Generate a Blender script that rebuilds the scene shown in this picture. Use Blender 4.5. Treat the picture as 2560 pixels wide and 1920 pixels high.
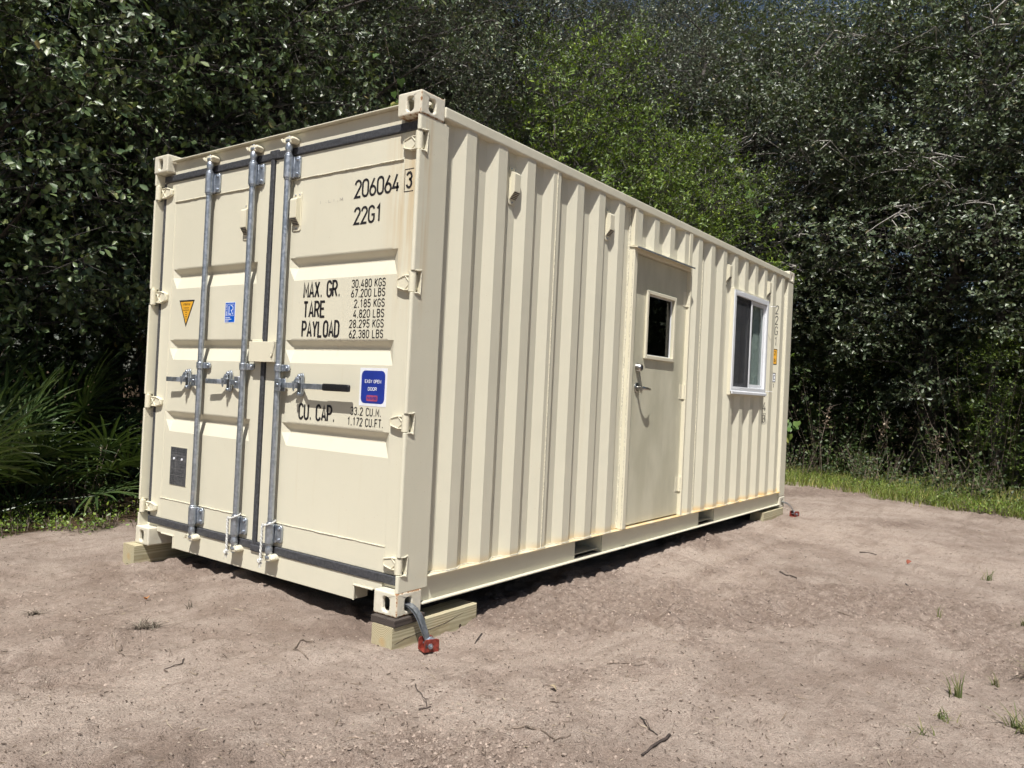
import bpy, bmesh, math, random
import numpy as np
from mathutils import Matrix, Vector

scene = bpy.context.scene
for o in list(bpy.data.objects):
    bpy.data.objects.remove(o)
COL = scene.collection

# ------------------------------------------------------------------ camera
cam_d = bpy.data.cameras.new('camera')
cam = bpy.data.objects.new('camera', cam_d)
COL.objects.link(cam)
cam_d.sensor_width = 36.0
cam_d.sensor_fit = 'HORIZONTAL'
cam_d.lens = 1962.94 / 2560 * 36.0
cam_d.clip_start = 0.05
cam_d.clip_end = 2000
_r = Vector((0.59111, -0.80517, 0.04783))
_u = -Vector((0.03558, -0.03321, -0.99881))
_f = Vector((0.8058, 0.59211, 0.00901))
M = Matrix(((_r.x, _u.x, -_f.x), (_r.y, _u.y, -_f.y), (_r.z, _u.z, -_f.z))).to_4x4()
M.translation = Vector((-2.7825, -2.6758, 1.1330))
cam.matrix_world = M
scene.camera = cam

# ------------------------------------------------------------------ sky, sun, exposure
SUN = Vector((-0.50, -0.242, 1.0)).normalized()
world = bpy.data.worlds.new('World')
scene.world = world
world.use_nodes = True
wn = world.node_tree.nodes
wl = world.node_tree.links
wn.clear()
sky = wn.new('ShaderNodeTexSky')
sky.sky_type = 'NISHITA'
sky.sun_disc = False
sky.sun_elevation = math.asin(SUN.z)
sky.sun_rotation = math.atan2(SUN.x, SUN.y)
sky.air_density = 1.0
sky.dust_density = 1.2
bg = wn.new('ShaderNodeBackground')
bg.inputs['Strength'].default_value = 0.05
wo = wn.new('ShaderNodeOutputWorld')
wl.new(sky.outputs[0], bg.inputs['Color'])
wl.new(bg.outputs[0], wo.inputs['Surface'])
sun_d = bpy.data.lights.new('sun', 'SUN')
sun_d.energy = 5.0
sun_d.angle = math.radians(0.53)
sun_d.color = (1.0, 0.965, 0.915)
sun = bpy.data.objects.new('sun', sun_d)
COL.objects.link(sun)
sun.rotation_euler = SUN.to_track_quat('Z', 'Y').to_euler()
sun.location = (-10, -5, 20)
vs = scene.view_settings
vs.view_transform = 'Standard'
vs.look = 'None'
vs.gamma = 1.0
vs.use_curve_mapping = False
vs.exposure = 0.32
scene.cycles.max_bounces = 5
scene.cycles.diffuse_bounces = 2
scene.cycles.glossy_bounces = 3
scene.cycles.transparent_max_bounces = 8
scene.cycles.caustics_reflective = False
scene.cycles.caustics_refractive = False
scene.cycles.use_light_tree = False
scene.cycles.use_adaptive_sampling = True
scene.cycles.adaptive_threshold = 0.03

# ------------------------------------------------------------------ node materials
def new_mat(name):
    m = bpy.data.materials.new(name)
    m.use_nodes = True
    nt = m.node_tree
    b = nt.nodes['Principled BSDF']
    return m, nt, b

class N:
    """tiny node graph helper"""
    def __init__(self, nt):
        self.nt = nt
    def node(self, t, **kw):
        n = self.nt.nodes.new(t)
        for k, v in kw.items():
            setattr(n, k, v)
        return n
    def link(self, a, b):
        self.nt.links.new(a, b)
    def put(self, sock, v):
        if hasattr(v, 'is_output') or isinstance(v, bpy.types.NodeSocket):
            self.link(v, sock)
        else:
            sock.default_value = v
    def coord(self, kind='Object', scale=None):
        t = self.node('ShaderNodeTexCoord')
        if scale is None:
            return t.outputs[kind]
        mp = self.node('ShaderNodeMapping')
        mp.inputs['Scale'].default_value = scale
        self.link(t.outputs[kind], mp.inputs['Vector'])
        return mp.outputs[0]
    def noise(self, vec, scale, detail=4, rough=0.55):
        n = self.node('ShaderNodeTexNoise')
        self.link(vec, n.inputs['Vector'])
        n.inputs['Scale'].default_value = scale
        n.inputs['Detail'].default_value = detail
        n.inputs['Roughness'].default_value = rough
        return n.outputs['Fac']
    def voro(self, vec, scale, out='Distance', feature='F1'):
        n = self.node('ShaderNodeTexVoronoi', feature=feature)
        self.link(vec, n.inputs['Vector'])
        n.inputs['Scale'].default_value = scale
        return n.outputs[out]
    def ramp(self, fac, a, b, ca=0.0, cb=1.0):
        n = self.node('ShaderNodeMapRange', interpolation_type='SMOOTHSTEP')
        self.put(n.inputs['Value'], fac)
        n.inputs['From Min'].default_value = a
        n.inputs['From Max'].default_value = b
        n.inputs['To Min'].default_value = ca
        n.inputs['To Max'].default_value = cb
        return n.outputs[0]
    def math(self, op, a, b=0.0):
        n = self.node('ShaderNodeMath', operation=op)
        self.put(n.inputs[0], a)
        self.put(n.inputs[1], b)
        return n.outputs[0]
    def mix(self, fac, a, b, blend='MIX'):
        n = self.node('ShaderNodeMix', data_type='RGBA', blend_type=blend)
        self.put(n.inputs['Factor'], fac)
        self.put(n.inputs['A'], a if not isinstance(a, tuple) else (*a, 1)[:4])
        self.put(n.inputs['B'], b if not isinstance(b, tuple) else (*b, 1)[:4])
        return n.outputs['Result']
    def sep(self, vec):
        n = self.node('ShaderNodeSeparateXYZ')
        self.link(vec, n.inputs[0])
        return n.outputs
    def bump(self, h, strength, dist, normal=None):
        n = self.node('ShaderNodeBump')
        n.inputs['Strength'].default_value = strength
        n.inputs['Distance'].default_value = dist
        self.put(n.inputs['Height'], h)
        if normal is not None:
            self.link(normal, n.inputs['Normal'])
        return n.outputs[0]

def simple(name, col, rough=0.5, metal=0.0, var=0.06, scale=20, bump=0.0, spec=0.5, bscale=None):
    m, nt, b = new_mat(name)
    g = N(nt)
    v = g.coord()
    f = g.noise(v, scale)
    dark = tuple(c * (1 - var * 2) for c in col)
    lite = tuple(min(1, c * (1 + var * 2)) for c in col)
    g.link(g.mix(g.ramp(f, 0.25, 0.75), dark, lite), b.inputs['Base Color'])
    b.inputs['Roughness'].default_value = rough
    b.inputs['Metallic'].default_value = metal
    b.inputs['Specular IOR Level'].default_value = spec
    if bump:
        g.link(g.bump(g.noise(v, bscale or scale * 4), bump, 0.01), b.inputs['Normal'])
    return m

CREAM = (0.735, 0.70, 0.556)
def paint_mat(name, base=CREAM, rough=0.42, rust=0.0, stain=True):
    m, nt, b = new_mat(name)
    g = N(nt)
    v = g.coord()
    x, y, z = g.sep(v)
    big = g.noise(v, 1.3, 3)
    col = g.mix(g.ramp(big, 0.3, 0.7), tuple(c * 0.955 for c in base), base)
    # faint vertical run marks and grime
    vs_ = g.coord(scale=(14, 14, 0.8))
    run = g.noise(vs_, 2.0, 5, 0.6)
    col = g.mix(g.ramp(run, 0.56, 0.8, 0, 0.22), col, (0.62, 0.54, 0.37))
    spk = g.noise(v, 90, 2)
    col = g.mix(g.ramp(spk, 0.70, 0.76, 0, 0.35), col, (0.50, 0.40, 0.26))
    if stain:
        # tea-coloured staining on the door edge beside the right post
        st = g.math('MULTIPLY', g.ramp(y, 0.34, 0.12), g.ramp(z, 1.25, 2.2))
        st = g.math('MULTIPLY', st, g.ramp(x, 0.12, 0.075))
        st = g.math('MULTIPLY', st, g.ramp(run, 0.36, 0.62))
        st = g.math('MULTIPLY', st, 0.55)
        st = g.math('MULTIPLY', st, g.ramp(x, 0.042, 0.056))
        col = g.mix(st, col, (0.58, 0.41, 0.20))
        # ochre run-off along the foot of the corrugation
        lo = g.math('MULTIPLY', g.math('MULTIPLY', g.ramp(z, 0.235, 0.176), g.ramp(z, 0.165, 0.172)), g.ramp(x, 0.1, 0.4))
        lo = g.math('MULTIPLY', lo, g.ramp(y, 0.2, 0.1))
        nn = g.noise(v, 7, 4)
        lo = g.math('MULTIPLY', lo, g.ramp(nn, 0.3, 0.6, 0.25, 0.75))
        lo = g.math('MULTIPLY', lo, g.ramp(x, 0.0, 5.5, 0.55, 1.3))
        col = g.mix(lo, col, (0.72, 0.47, 0.16))
        # scuffs
        sc = g.noise(g.coord(scale=(6, 6, 30)), 5, 3)
        col = g.mix(g.ramp(sc, 0.73, 0.80, 0, 0.25), col, (0.42, 0.40, 0.37))
    if rust:
        rn = g.noise(v, 24, 5, 0.7)
        col = g.mix(g.ramp(rn, 0.66 - 0.1 * rust, 0.70 - 0.1 * rust), col, (0.17, 0.065, 0.03))
    g.link(col, b.inputs['Base Color'])
    b.inputs['Roughness'].default_value = rough
    b.inputs['Specular IOR Level'].default_value = 0.42
    bm_ = g.bump(g.noise(v, 5, 3), 0.10, 0.02)
    bm_ = g.bump(g.noise(v, 140, 2), 0.05, 0.002, bm_)
    g.link(bm_, b.inputs['Normal'])
    return m

def casting_mat(name, lines, amount=1.0):
    """painted cast steel with rust along given weld lines: (axis, value) pairs that all have to be near"""
    m, nt, b = new_mat(name)
    g = N(nt)
    v = g.coord()
    xyz = g.sep(v)
    col = g.mix(g.ramp(g.noise(v, 12), 0.35, 0.7), (0.68, 0.64, 0.51), (0.75, 0.71, 0.59))
    sm = g.noise(v, 38, 4, 0.65)
    col = g.mix(g.ramp(sm, 0.60, 0.70, 0, 0.30), col, (0.50, 0.38, 0.24))
    big = g.noise(v, 30, 5, 0.7)
    tot = None
    for ln in lines:
        k = None
        for ax, val, w in ln:
            d = g.math('ABSOLUTE', g.math('SUBTRACT', xyz[ax], val))
            t = g.ramp(d, w, w * 0.25)
            k = t if k is None else g.math('MULTIPLY', k, t)
        tot = k if tot is None else g.math('MAXIMUM', tot, k)
    if tot is not None:
        r = g.math('ADD', g.math('MULTIPLY', tot, 0.23 * amount), big)
        col = g.mix(g.ramp(r, 0.72, 0.76), col, (0.16, 0.065, 0.035))
        col = g.mix(g.math('MULTIPLY', g.ramp(r, 0.58, 0.74), 0.35), col, (0.55, 0.30, 0.12))
    g.link(col, b.inputs['Base Color'])
    b.inputs['Roughness'].default_value = 0.5
    g.link(g.bump(g.noise(v, 45, 4), 0.25, 0.006), b.inputs['Normal'])
    return m

MAT = {}
MAT['paint'] = paint_mat('cream container paint')
MAT['paint_plain'] = paint_mat('cream paint clean', stain=False)
MAT['frame_paint'] = paint_mat('fresh cream paint', base=(0.76, 0.715, 0.555), stain=False, rough=0.38)
MAT['cast_top'] = casting_mat('cream cast corner top', [[(2, 2.473, 0.012)], [(0, 0.0, 0.012), (1, 0.0, 0.012)], [(2, 2.591, 0.01), (1, 0, 0.02)]], 0.9)
MAT['cast_low'] = casting_mat('cream cast corner low', [[(2, 0.118, 0.012), (1, 0.0, 0.03)], [(0, 0.0, 0.014), (1, 0.0, 0.014)], [(2, 0.0, 0.014)]], 1.1)
MAT['cast'] = casting_mat('cream cast corner', [])
MAT['gasket'] = simple('grey black rubber', (0.058, 0.060, 0.067), 0.55, var=0.2, scale=60, bump=0.2)
MAT['black'] = simple('black stencil paint', (0.018, 0.016, 0.018), 0.55, var=0.1)
MAT['grip'] = simple('black vinyl grip', (0.012, 0.012, 0.014), 0.42, var=0.2, scale=150, bump=0.3)
MAT['white'] = simple('white vinyl', (0.80, 0.82, 0.86), 0.35, var=0.02)
MAT['blue'] = simple('deep blue print', (0.018, 0.040, 0.29), 0.35, var=0.05)
MAT['lrblue'] = simple('bright blue print', (0.0, 0.11, 0.60), 0.35, var=0.03)
MAT['red_print'] = simple('red print', (0.36, 0.07, 0.14), 0.4)
MAT['yellow'] = simple('amber sticker', (0.80, 0.42, 0.04), 0.4, var=0.03)
MAT['plate'] = simple('grey data plate', (0.115, 0.117, 0.125), 0.38, metal=0.3, var=0.2, scale=70)
MAT['plate_dark'] = simple('dark etched print', (0.045, 0.045, 0.05), 0.5)
MAT['plate_light'] = simple('pale etched line', (0.30, 0.30, 0.30), 0.5)
MAT['vinyl_frame'] = simple('white window vinyl', (0.78, 0.80, 0.82), 0.3, var=0.01)
MAT['screen'] = simple('dark insect screen', (0.045, 0.047, 0.052), 0.7, var=0.1)
MAT['satin'] = simple('satin nickel', (0.50, 0.49, 0.47), 0.28, metal=1.0, var=0.03)
MAT['door_tan'] = None
MAT['red_iron'] = simple('red oxide painted iron', (0.22, 0.036, 0.024), 0.5, var=0.25, scale=60, bump=0.2)
MAT['rope'] = simple('white braided rope', (0.68, 0.68, 0.65), 0.8, var=0.15, scale=120, bump=0.5)
MAT['weld'] = simple('painted weld bead', (0.75, 0.71, 0.56), 0.5, var=0.1, scale=80, bump=0.6)
MAT['dark_in'] = simple('dark interior board', (0.05, 0.045, 0.04), 0.8, var=0.1)
MAT['steel_under'] = simple('black underseal', (0.02, 0.02, 0.02), 0.7)

def galv_mat():
    m, nt, b = new_mat('galvanised steel')
    g = N(nt)
    v = g.coord()
    c = g.voro(v, 75, 'Color')
    s = g.sep(c)[0]
    n = g.noise(v, 9, 4)
    col = g.mix(s, (0.36, 0.40, 0.45), (0.50, 0.54, 0.60))
    col = g.mix(g.ramp(n, 0.55, 0.72, 0, 0.5), col, (0.60, 0.60, 0.60))
    g.link(col, b.inputs['Base Color'])
    b.inputs['Metallic'].default_value = 0.85
    g.link(g.ramp(s, 0, 1, 0.34, 0.50), b.inputs['Roughness'])
    g.link(g.bump(g.noise(v, 40, 3), 0.10, 0.004), b.inputs['Normal'])
    return m
MAT['galv'] = galv_mat()

def door_tan():
    m, nt, b = new_mat('tan entry door paint')
    g = N(nt)
    v = g.coord()
    n = g.noise(g.coord(scale=(3.0, 3, 1.1)), 1.6, 4, 0.6)
    st = g.noise(g.coord(scale=(22, 22, 1.2)), 1.5, 3)
    col = g.mix(g.ramp(n, 0.35, 0.7), (0.56, 0.535, 0.40), (0.66, 0.63, 0.485))
    col = g.mix(g.ramp(st, 0.5, 0.75, 0, 0.35), col, (0.68, 0.65, 0.52))
    g.link(col, b.inputs['Base Color'])
    g.link(g.ramp(n, 0.35, 0.7, 0.36, 0.5), b.inputs['Roughness'])
    g.link(g.bump(g.noise(v, 4, 3), 0.12, 0.02), b.inputs['Normal'])
    return m
MAT['door_tan'] = door_tan()

def glass_mat(name, tint, refl=1.5):
    m, nt, b = new_mat(name)
    g = N(nt)
    nt.nodes.remove(b)
    out = [n for n in nt.nodes if n.type == 'OUTPUT_MATERIAL'][0]
    tr = g.node('ShaderNodeBsdfTransparent')
    tr.inputs[0].default_value = (*tint, 1)
    gl = g.node('ShaderNodeBsdfGlossy')
    gl.inputs['Roughness'].default_value = 0.015
    lw = g.node('ShaderNodeLayerWeight')
    lw.inputs['Blend'].default_value = 0.5
    fr = g.math('ADD', g.math('MULTIPLY', g.math('POWER', lw.outputs['Facing'], 4.5), 0.85), 0.03)
    mx = g.node('ShaderNodeMixShader')
    g.link(fr, mx.inputs[0])
    g.link(tr.outputs[0], mx.inputs[1])
    g.link(gl.outputs[0], mx.inputs[2])
    g.link(mx.outputs[0], out.inputs['Surface'])
    return m
MAT['glass_door'] = glass_mat('dark door glass', (0.22, 0.24, 0.26))
MAT['glass'] = glass_mat('window glass', (0.80, 0.84, 0.83))
MAT['blind'] = simple('pale vertical blind', (0.74, 0.78, 0.75), 0.6, var=0.04)

def wood_mat(name, axis_ring=0, dark=False):
    m, nt, b = new_mat(name)
    g = N(nt)
    v = g.coord()
    # growth rings round an axis running along x, just inside the block
    mp = g.node('ShaderNodeMapping')
    mp.inputs['Location'].default_value = (0, 0.008, 0.012)
    g.link(v, mp.inputs['Vector'])
    dist = g.noise(g.coord(scale=(0.8, 8, 8)), 1.4, 3)
    xx, yy, zz = g.sep(mp.outputs[0])
    r = g.math('SQRT', g.math('ADD', g.math('MULTIPLY', yy, yy), g.math('MULTIPLY', zz, zz)))
    r = g.math('ADD', r, g.math('MULTIPLY', dist, 0.010))
    w = g.math('SINE', g.math('MULTIPLY', r, 760.0))
    fine = g.noise(g.coord(scale=(3, 90, 90)), 2.0, 4)
    if dark:
        c1, c2 = (0.045, 0.035, 0.030), (0.085, 0.068, 0.058)
    else:
        c1, c2 = (0.34, 0.28, 0.16), (0.60, 0.53, 0.35)
    col = g.mix(g.ramp(w, -0.7, 1.0), c2, c1)
    col = g.mix(g.ramp(fine, 0.35, 0.75, 0, 0.45), col, tuple(c * 0.72 for c in c2))
    if not dark:
        col = g.mix(g.ramp(r, 0.040, 0.010, 0, 0.75), col, (0.52, 0.31, 0.11))
        gn = g.noise(v, 6, 3)
        col = g.mix(g.ramp(gn, 0.4, 0.7, 0, 0.45), col, (0.42, 0.41, 0.28))
    g.link(col, b.inputs['Base Color'])
    b.inputs['Roughness'].default_value = 0.75
    g.link(g.bump(fine, 0.35, 0.004), b.inputs['Normal'])
    return m
MAT['timber'] = wood_mat('treated pine')
MAT['plank'] = wood_mat('weathered dark plank', dark=True)
MAT['knot'] = simple('dark knot', (0.06, 0.04, 0.025), 0.8, var=0.2, scale=90)

def soil_mat():
    m, nt, b = new_mat('dry sandy soil')
    g = N(nt)
    v = g.coord()
    at = g.node('ShaderNodeAttribute', attribute_name='cover')
    big = g.noise(v, 0.55, 5, 0.6)
    mid = g.noise(v, 3.2, 5, 0.6)
    fin = g.noise(v, 26, 5, 0.65)
    vf = g.noise(v, 130, 3, 0.6)
    col = g.mix(g.ramp(big, 0.38, 0.62), (0.310, 0.243, 0.200), (0.467, 0.379, 0.317))
    col = g.mix(g.ramp(mid, 0.42, 0.70, 0, 0.6), col, (0.524, 0.435, 0.369))
    col = g.mix(g.ramp(mid, 0.50, 0.28, 0, 0.5), col, (0.258, 0.190, 0.149))
    col = g.mix(g.ramp(fin, 0.54, 0.72, 0, 0.55), col, (0.216, 0.158, 0.124))
    col = g.mix(g.ramp(fin, 0.42, 0.28, 0, 0.35), col, (0.530, 0.442, 0.371))
    col = g.mix(g.ramp(vf, 0.56, 0.64, 0, 0.6), col, (0.182, 0.136, 0.110))
    grit = g.noise(v, 300, 2, 0.6)
    col = g.mix(g.ramp(grit, 0.58, 0.66, 0, 0.5), col, (0.167, 0.125, 0.100))
    col = g.mix(g.ramp(grit, 0.40, 0.32, 0, 0.4), col, (0.627, 0.533, 0.455))
    ac = g.node('ShaderNodeAttribute', attribute_name='crust')
    dk = g.math('MULTIPLY', ac.outputs['Fac'], g.ramp(fin, 0.30, 0.62, 0.25, 1.0))
    col = g.mix(g.math('MULTIPLY', dk, 0.75), col, (0.209, 0.155, 0.124))
    streak = g.noise(g.coord(scale=(1.2, 9, 1)), 1.6, 4, 0.6)
    col = g.mix(g.ramp(streak, 0.52, 0.68, 0, 0.35), col, (0.237, 0.181, 0.144))
    chips = g.voro(v, 34, 'Distance')
    csel = g.sep(g.voro(v, 34, 'Color'))[0]
    ch = g.math('MULTIPLY', g.ramp(chips, 0.20, 0.12), g.ramp(csel, 0.86, 0.90))
    col = g.mix(g.math('MULTIPLY', ch, 0.7), col, (0.641, 0.553, 0.455))
    lit = g.mix(g.ramp(fin, 0.4, 0.65), (0.045, 0.030, 0.018), (0.13, 0.085, 0.048))
    lit = g.mix(g.ramp(mid, 0.5, 0.7, 0, 0.6), lit, (0.05, 0.06, 0.025))
    cf = g.ramp(g.math('ADD', at.outputs['Fac'], g.math('MULTIPLY', g.math('SUBTRACT', mid, 0.5), 0.9)), 0.35, 0.65)
    col = g.mix(cf, col, lit)
    g.link(col, b.inputs['Base Color'])
    b.inputs['Roughness'].default_value = 0.95
    b.inputs['Specular IOR Level'].default_value = 0.15
    nb = g.bump(mid, 0.5, 0.05)
    nb = g.bump(fin, 0.9, 0.022, nb)
    nb = g.bump(g.ramp(vf, 0.35, 0.65), 0.9, 0.005, nb)
    nb = g.bump(grit, 0.6, 0.002, nb)
    g.link(nb, b.inputs['Normal'])
    return m
MAT['soil'] = soil_mat()
MAT['clod'] = simple('soil clod', (0.345, 0.275, 0.228), 0.95, var=0.22, scale=30, bump=0.6, spec=0.1, bscale=150)

def island_mat(name, cols, rough=0.7, trans=0.0, tcol=None, spec=0.4, sheen=None):
    """leaf/straw material whose colour varies from leaf to leaf"""
    m, nt, b = new_mat(name)
    g = N(nt)
    geo = g.node('ShaderNodeNewGeometry')
    cr = g.node('ShaderNodeValToRGB')
    els = cr.color_ramp.elements
    n = len(cols)
    while len(els) < n:
        els.new(0.5)
    for i, (p, c) in enumerate(cols):
        els[i].position = p
        els[i].color = (*c, 1)
    g.link(geo.outputs['Random Per Island'], cr.inputs['Fac'])
    v = g.coord()
    f = g.noise(v, 0.7, 3)
    col = g.mix(g.ramp(f, 0.3, 0.7, 0.0, 0.35), cr.outputs['Color'], tuple(c * 0.6 for c in cols[0][1]))
    oi = g.node('ShaderNodeObjectInfo')
    hs = g.node('ShaderNodeHueSaturation')
    g.link(col, hs.inputs['Color'])
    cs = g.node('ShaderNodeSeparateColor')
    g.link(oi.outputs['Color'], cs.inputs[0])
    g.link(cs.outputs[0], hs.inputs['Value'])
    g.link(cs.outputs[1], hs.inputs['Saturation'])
    col = hs.outputs[0]
    g.link(col, b.inputs['Base Color'])
    b.inputs['Roughness'].default_value = rough
    b.inputs['Specular IOR Level'].default_value = spec
    if trans:
        out = [x for x in nt.nodes if x.type == 'OUTPUT_MATERIAL'][0]
        t = g.node('ShaderNodeBsdfTranslucent')
        tc = g.mix(0.5, col, tcol or (0.2, 0.3, 0.03))
        g.link(tc, t.inputs['Color'])
        mx = g.node('ShaderNodeMixShader')
        mx.inputs[0].default_value = trans
        g.link(b.outputs[0], mx.inputs[1])
        g.link(t.outputs[0], mx.inputs[2])
        g.link(mx.outputs[0], out.inputs['Surface'])
    return m

MAT['leafA'] = island_mat('broad oak leaves', [(0.00, (0.037, 0.061, 0.026)), (0.35, (0.060, 0.093, 0.036)), (0.70, (0.088, 0.125, 0.048)), (0.985, (0.131, 0.152, 0.058)), (1.00, (0.249, 0.189, 0.065))], 0.42, 0.18, (0.18, 0.24, 0.02), 0.7)
MAT['leafB'] = island_mat('small oak leaves', [(0.00, (0.037, 0.059, 0.026)), (0.40, (0.060, 0.092, 0.038)), (0.80, (0.094, 0.131, 0.055)), (0.97, (0.131, 0.141, 0.061)), (1.00, (0.287, 0.251, 0.086))], 0.43, 0.15, (0.15, 0.20, 0.02), 0.7)
MAT['leafC'] = island_mat('bright shrub leaves', [(0.00, (0.068, 0.115, 0.022)), (0.40, (0.127, 0.207, 0.030)), (0.80, (0.194, 0.291, 0.041)), (1.00, (0.338, 0.413, 0.055))], 0.45, 0.28, (0.24, 0.34, 0.02), 0.5)
MAT['leafD'] = island_mat('shade brush leaves', [(0.00, (0.029, 0.049, 0.016)), (0.50, (0.052, 0.087, 0.023)), (0.90, (0.098, 0.138, 0.036)), (1.00, (0.208, 0.160, 0.065))], 0.5, 0.2, (0.15, 0.24, 0.02), 0.4)
MAT['vine'] = island_mat('grape vine leaves', [(0.0, (0.10, 0.19, 0.05)), (0.7, (0.16, 0.27, 0.07)), (0.95, (0.24, 0.30, 0.07)), (1.0, (0.42, 0.28, 0.05))], 0.5, 0.35, (0.32, 0.48, 0.05), 0.4)
MAT['palm'] = island_mat('palmetto blades', [(0.0, (0.039, 0.068, 0.022)), (0.6, (0.068, 0.116, 0.035)), (1.0, (0.154, 0.176, 0.055))], 0.38, 0.14, (0.18, 0.28, 0.03), 0.5)
MAT['grass'] = island_mat('green grass', [(0.00, (0.120, 0.163, 0.033)), (0.50, (0.200, 0.256, 0.054)), (0.85, (0.304, 0.318, 0.083)), (1.00, (0.544, 0.434, 0.165))], 0.55, 0.3, (0.30, 0.40, 0.05), 0.3)
MAT['straw'] = island_mat('dry straw', [(0.0, (0.12, 0.085, 0.055)), (0.5, (0.22, 0.165, 0.11)), (0.85, (0.40, 0.33, 0.23)), (1.0, (0.52, 0.45, 0.33))], 0.8)
MAT['chip'] = island_mat('root and bark crumbs', [(0.0, (0.060, 0.042, 0.032)), (0.55, (0.12, 0.086, 0.064)), (0.85, (0.24, 0.185, 0.145)), (1.0, (0.46, 0.40, 0.32))], 0.85)
MAT['twig'] = simple('grey brown twig', (0.20, 0.155, 0.12), 0.85, var=0.25, scale=60, bump=0.4)
MAT['twig_dark'] = simple('dark twig', (0.06, 0.045, 0.038), 0.85, var=0.25, scale=60, bump=0.4)
MAT['dead_leaf'] = simple('orange dead leaf', (0.62, 0.24, 0.06), 0.6, var=0.15)
MAT['moss'] = island_mat('grey hanging moss', [(0.0, (0.10, 0.11, 0.085)), (1.0, (0.22, 0.23, 0.19))], 0.9)

def bark_mat(name, a, b_):
    m, nt, b = new_mat(name)
    g = N(nt)
    v = g.coord(scale=(1, 1, 0.28))
    n = g.noise(v, 14, 6, 0.7)
    big = g.noise(g.coord(), 1.5, 3)
    col = g.mix(g.ramp(n, 0.3, 0.7), a, b_)
    col = g.mix(g.ramp(big, 0.5, 0.75, 0, 0.6), col, (0.20, 0.20, 0.18))
    g.link(col, b.inputs['Base Color'])
    b.inputs['Roughness'].default_value = 0.9
    g.link(g.bump(n, 0.8, 0.03), b.inputs['Normal'])
    return m
MAT['bark'] = bark_mat('oak bark', (0.04, 0.034, 0.030), (0.115, 0.10, 0.088))
MAT['deadwood'] = bark_mat('bleached dead wood', (0.26, 0.24, 0.22), (0.50, 0.47, 0.43))

# ------------------------------------------------------------------ mesh helpers
class MB:
    def __init__(self):
        self.v = []
        self.f = []
    def add(self, vs_, fs):
        o = len(self.v)
        self.v.extend([tuple(p) for p in vs_])
        self.f.extend([tuple(i + o for i in f) for f in fs])
        return self
    def box(self, x0, x1, y0, y1, z0, z1):
        if x0 > x1: x0, x1 = x1, x0
        if y0 > y1: y0, y1 = y1, y0
        if z0 > z1: z0, z1 = z1, z0
        return self.add([(x0, y0, z0), (x1, y0, z0), (x1, y1, z0), (x0, y1, z0), (x0, y0, z1), (x1, y0, z1), (x1, y1, z1), (x0, y1, z1)],
                        [(0, 3, 2, 1), (4, 5, 6, 7), (0, 1, 5, 4), (1, 2, 6, 5), (2, 3, 7, 6), (3, 0, 4, 7)])
    def prism(self, pts, a, b, fn):
        """pts: 2-D outline, fn(u, v, w) -> xyz, extruded w from a to b"""
        n = len(pts)
        vs_ = [fn(u, v, a) for u, v in pts] + [fn(u, v, b) for u, v in pts]
        fs = [tuple(range(n - 1, -1, -1)), tuple(range(n, 2 * n))]
        for i in range(n):
            j = (i + 1) % n
            fs.append((i, j, n + j, n + i))
        return self.add(vs_, fs)
    def tube(self, pts, rad, n=8, cap=True):
        pts = [Vector(p) for p in pts]
        if not hasattr(rad, '__len__'):
            rad = [rad] * len(pts)
        vs_, fs = [], []
        up = None
        for i, p in enumerate(pts):
            d = (pts[min(i + 1, len(pts) - 1)] - pts[max(i - 1, 0)]).normalized()
            if up is None:
                up = Vector((0, 0, 1)) if abs(d.z) < 0.9 else Vector((1, 0, 0))
            s = d.cross(up).normalized()
            t = s.cross(d).normalized()
            up = t
            for k in range(n):
                a = 2 * math.pi * k / n
                vs_.append(p + (s * math.cos(a) + t * math.sin(a)) * rad[i])
        for i in range(len(pts) - 1):
            for k in range(n):
                k2 = (k + 1) % n
                fs.append((i * n + k, i * n + k2, (i + 1) * n + k2, (i + 1) * n + k))
        if cap:
            fs.append(tuple(range(n - 1, -1, -1)))
            fs.append(tuple((len(pts) - 1) * n + k for k in range(n)))
        return self.add(vs_, fs)
    def cyl(self, p0, p1, r, n=16, r2=None):
        return self.tube([p0, p1], [r, r if r2 is None else r2], n)
    def build(self, name, mat, parent=None, bevel=0.0, smooth=None, seg=2):
        me = bpy.data.meshes.new(name)
        me.from_pydata(self.v, [], self.f)
        return finish(name, me, mat, parent, bevel, smooth, seg)

def finish(name, me, mat, parent=None, bevel=0.0, smooth=None, seg=2, fixn=True):
    if fixn:
        bm = bmesh.new()
        bm.from_mesh(me)
        bmesh.ops.recalc_face_normals(bm, faces=bm.faces)
        bm.to_mesh(me)
        bm.free()
    o = bpy.data.objects.new(name, me)
    COL.objects.link(o)
    me.materials.append(MAT[mat] if isinstance(mat, str) else mat)
    if smooth is not None:
        me.polygons.foreach_set('use_smooth', np.ones(len(me.polygons), bool))
        me.set_sharp_from_angle(angle=math.radians(smooth))
    if bevel:
        md = o.modifiers.new('bevel', 'BEVEL')
        md.width = bevel
        md.segments = seg
        md.limit_method = 'ANGLE'
        md.angle_limit = math.radians(35)
        md.harden_normals = False
    if parent is not None:
        o.parent = parent
        if name in ('rivet', 'weld_bead', 'vent_louvre', 'hinge_rib', 'wire_end', 'seam', 'lettering', 'dry_leaves', 'frayed_end', 'dead_branch'):
            o['kind'] = 'stuff'      # too small to pick apart singly
    return o

def empty(name, loc, label=None, cat=None, group=None):
    o = bpy.data.objects.new(name, None)
    o.empty_display_size = 0.1
    COL.objects.link(o)
    o.location = loc
    tag(o, label, cat, group)
    return o

def tag(o, label=None, cat=None, group=None, kind=None):
    if label: o['label'] = label
    if cat: o['category'] = cat
    if group: o['group'] = group
    if kind: o['kind'] = kind
    return o

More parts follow.
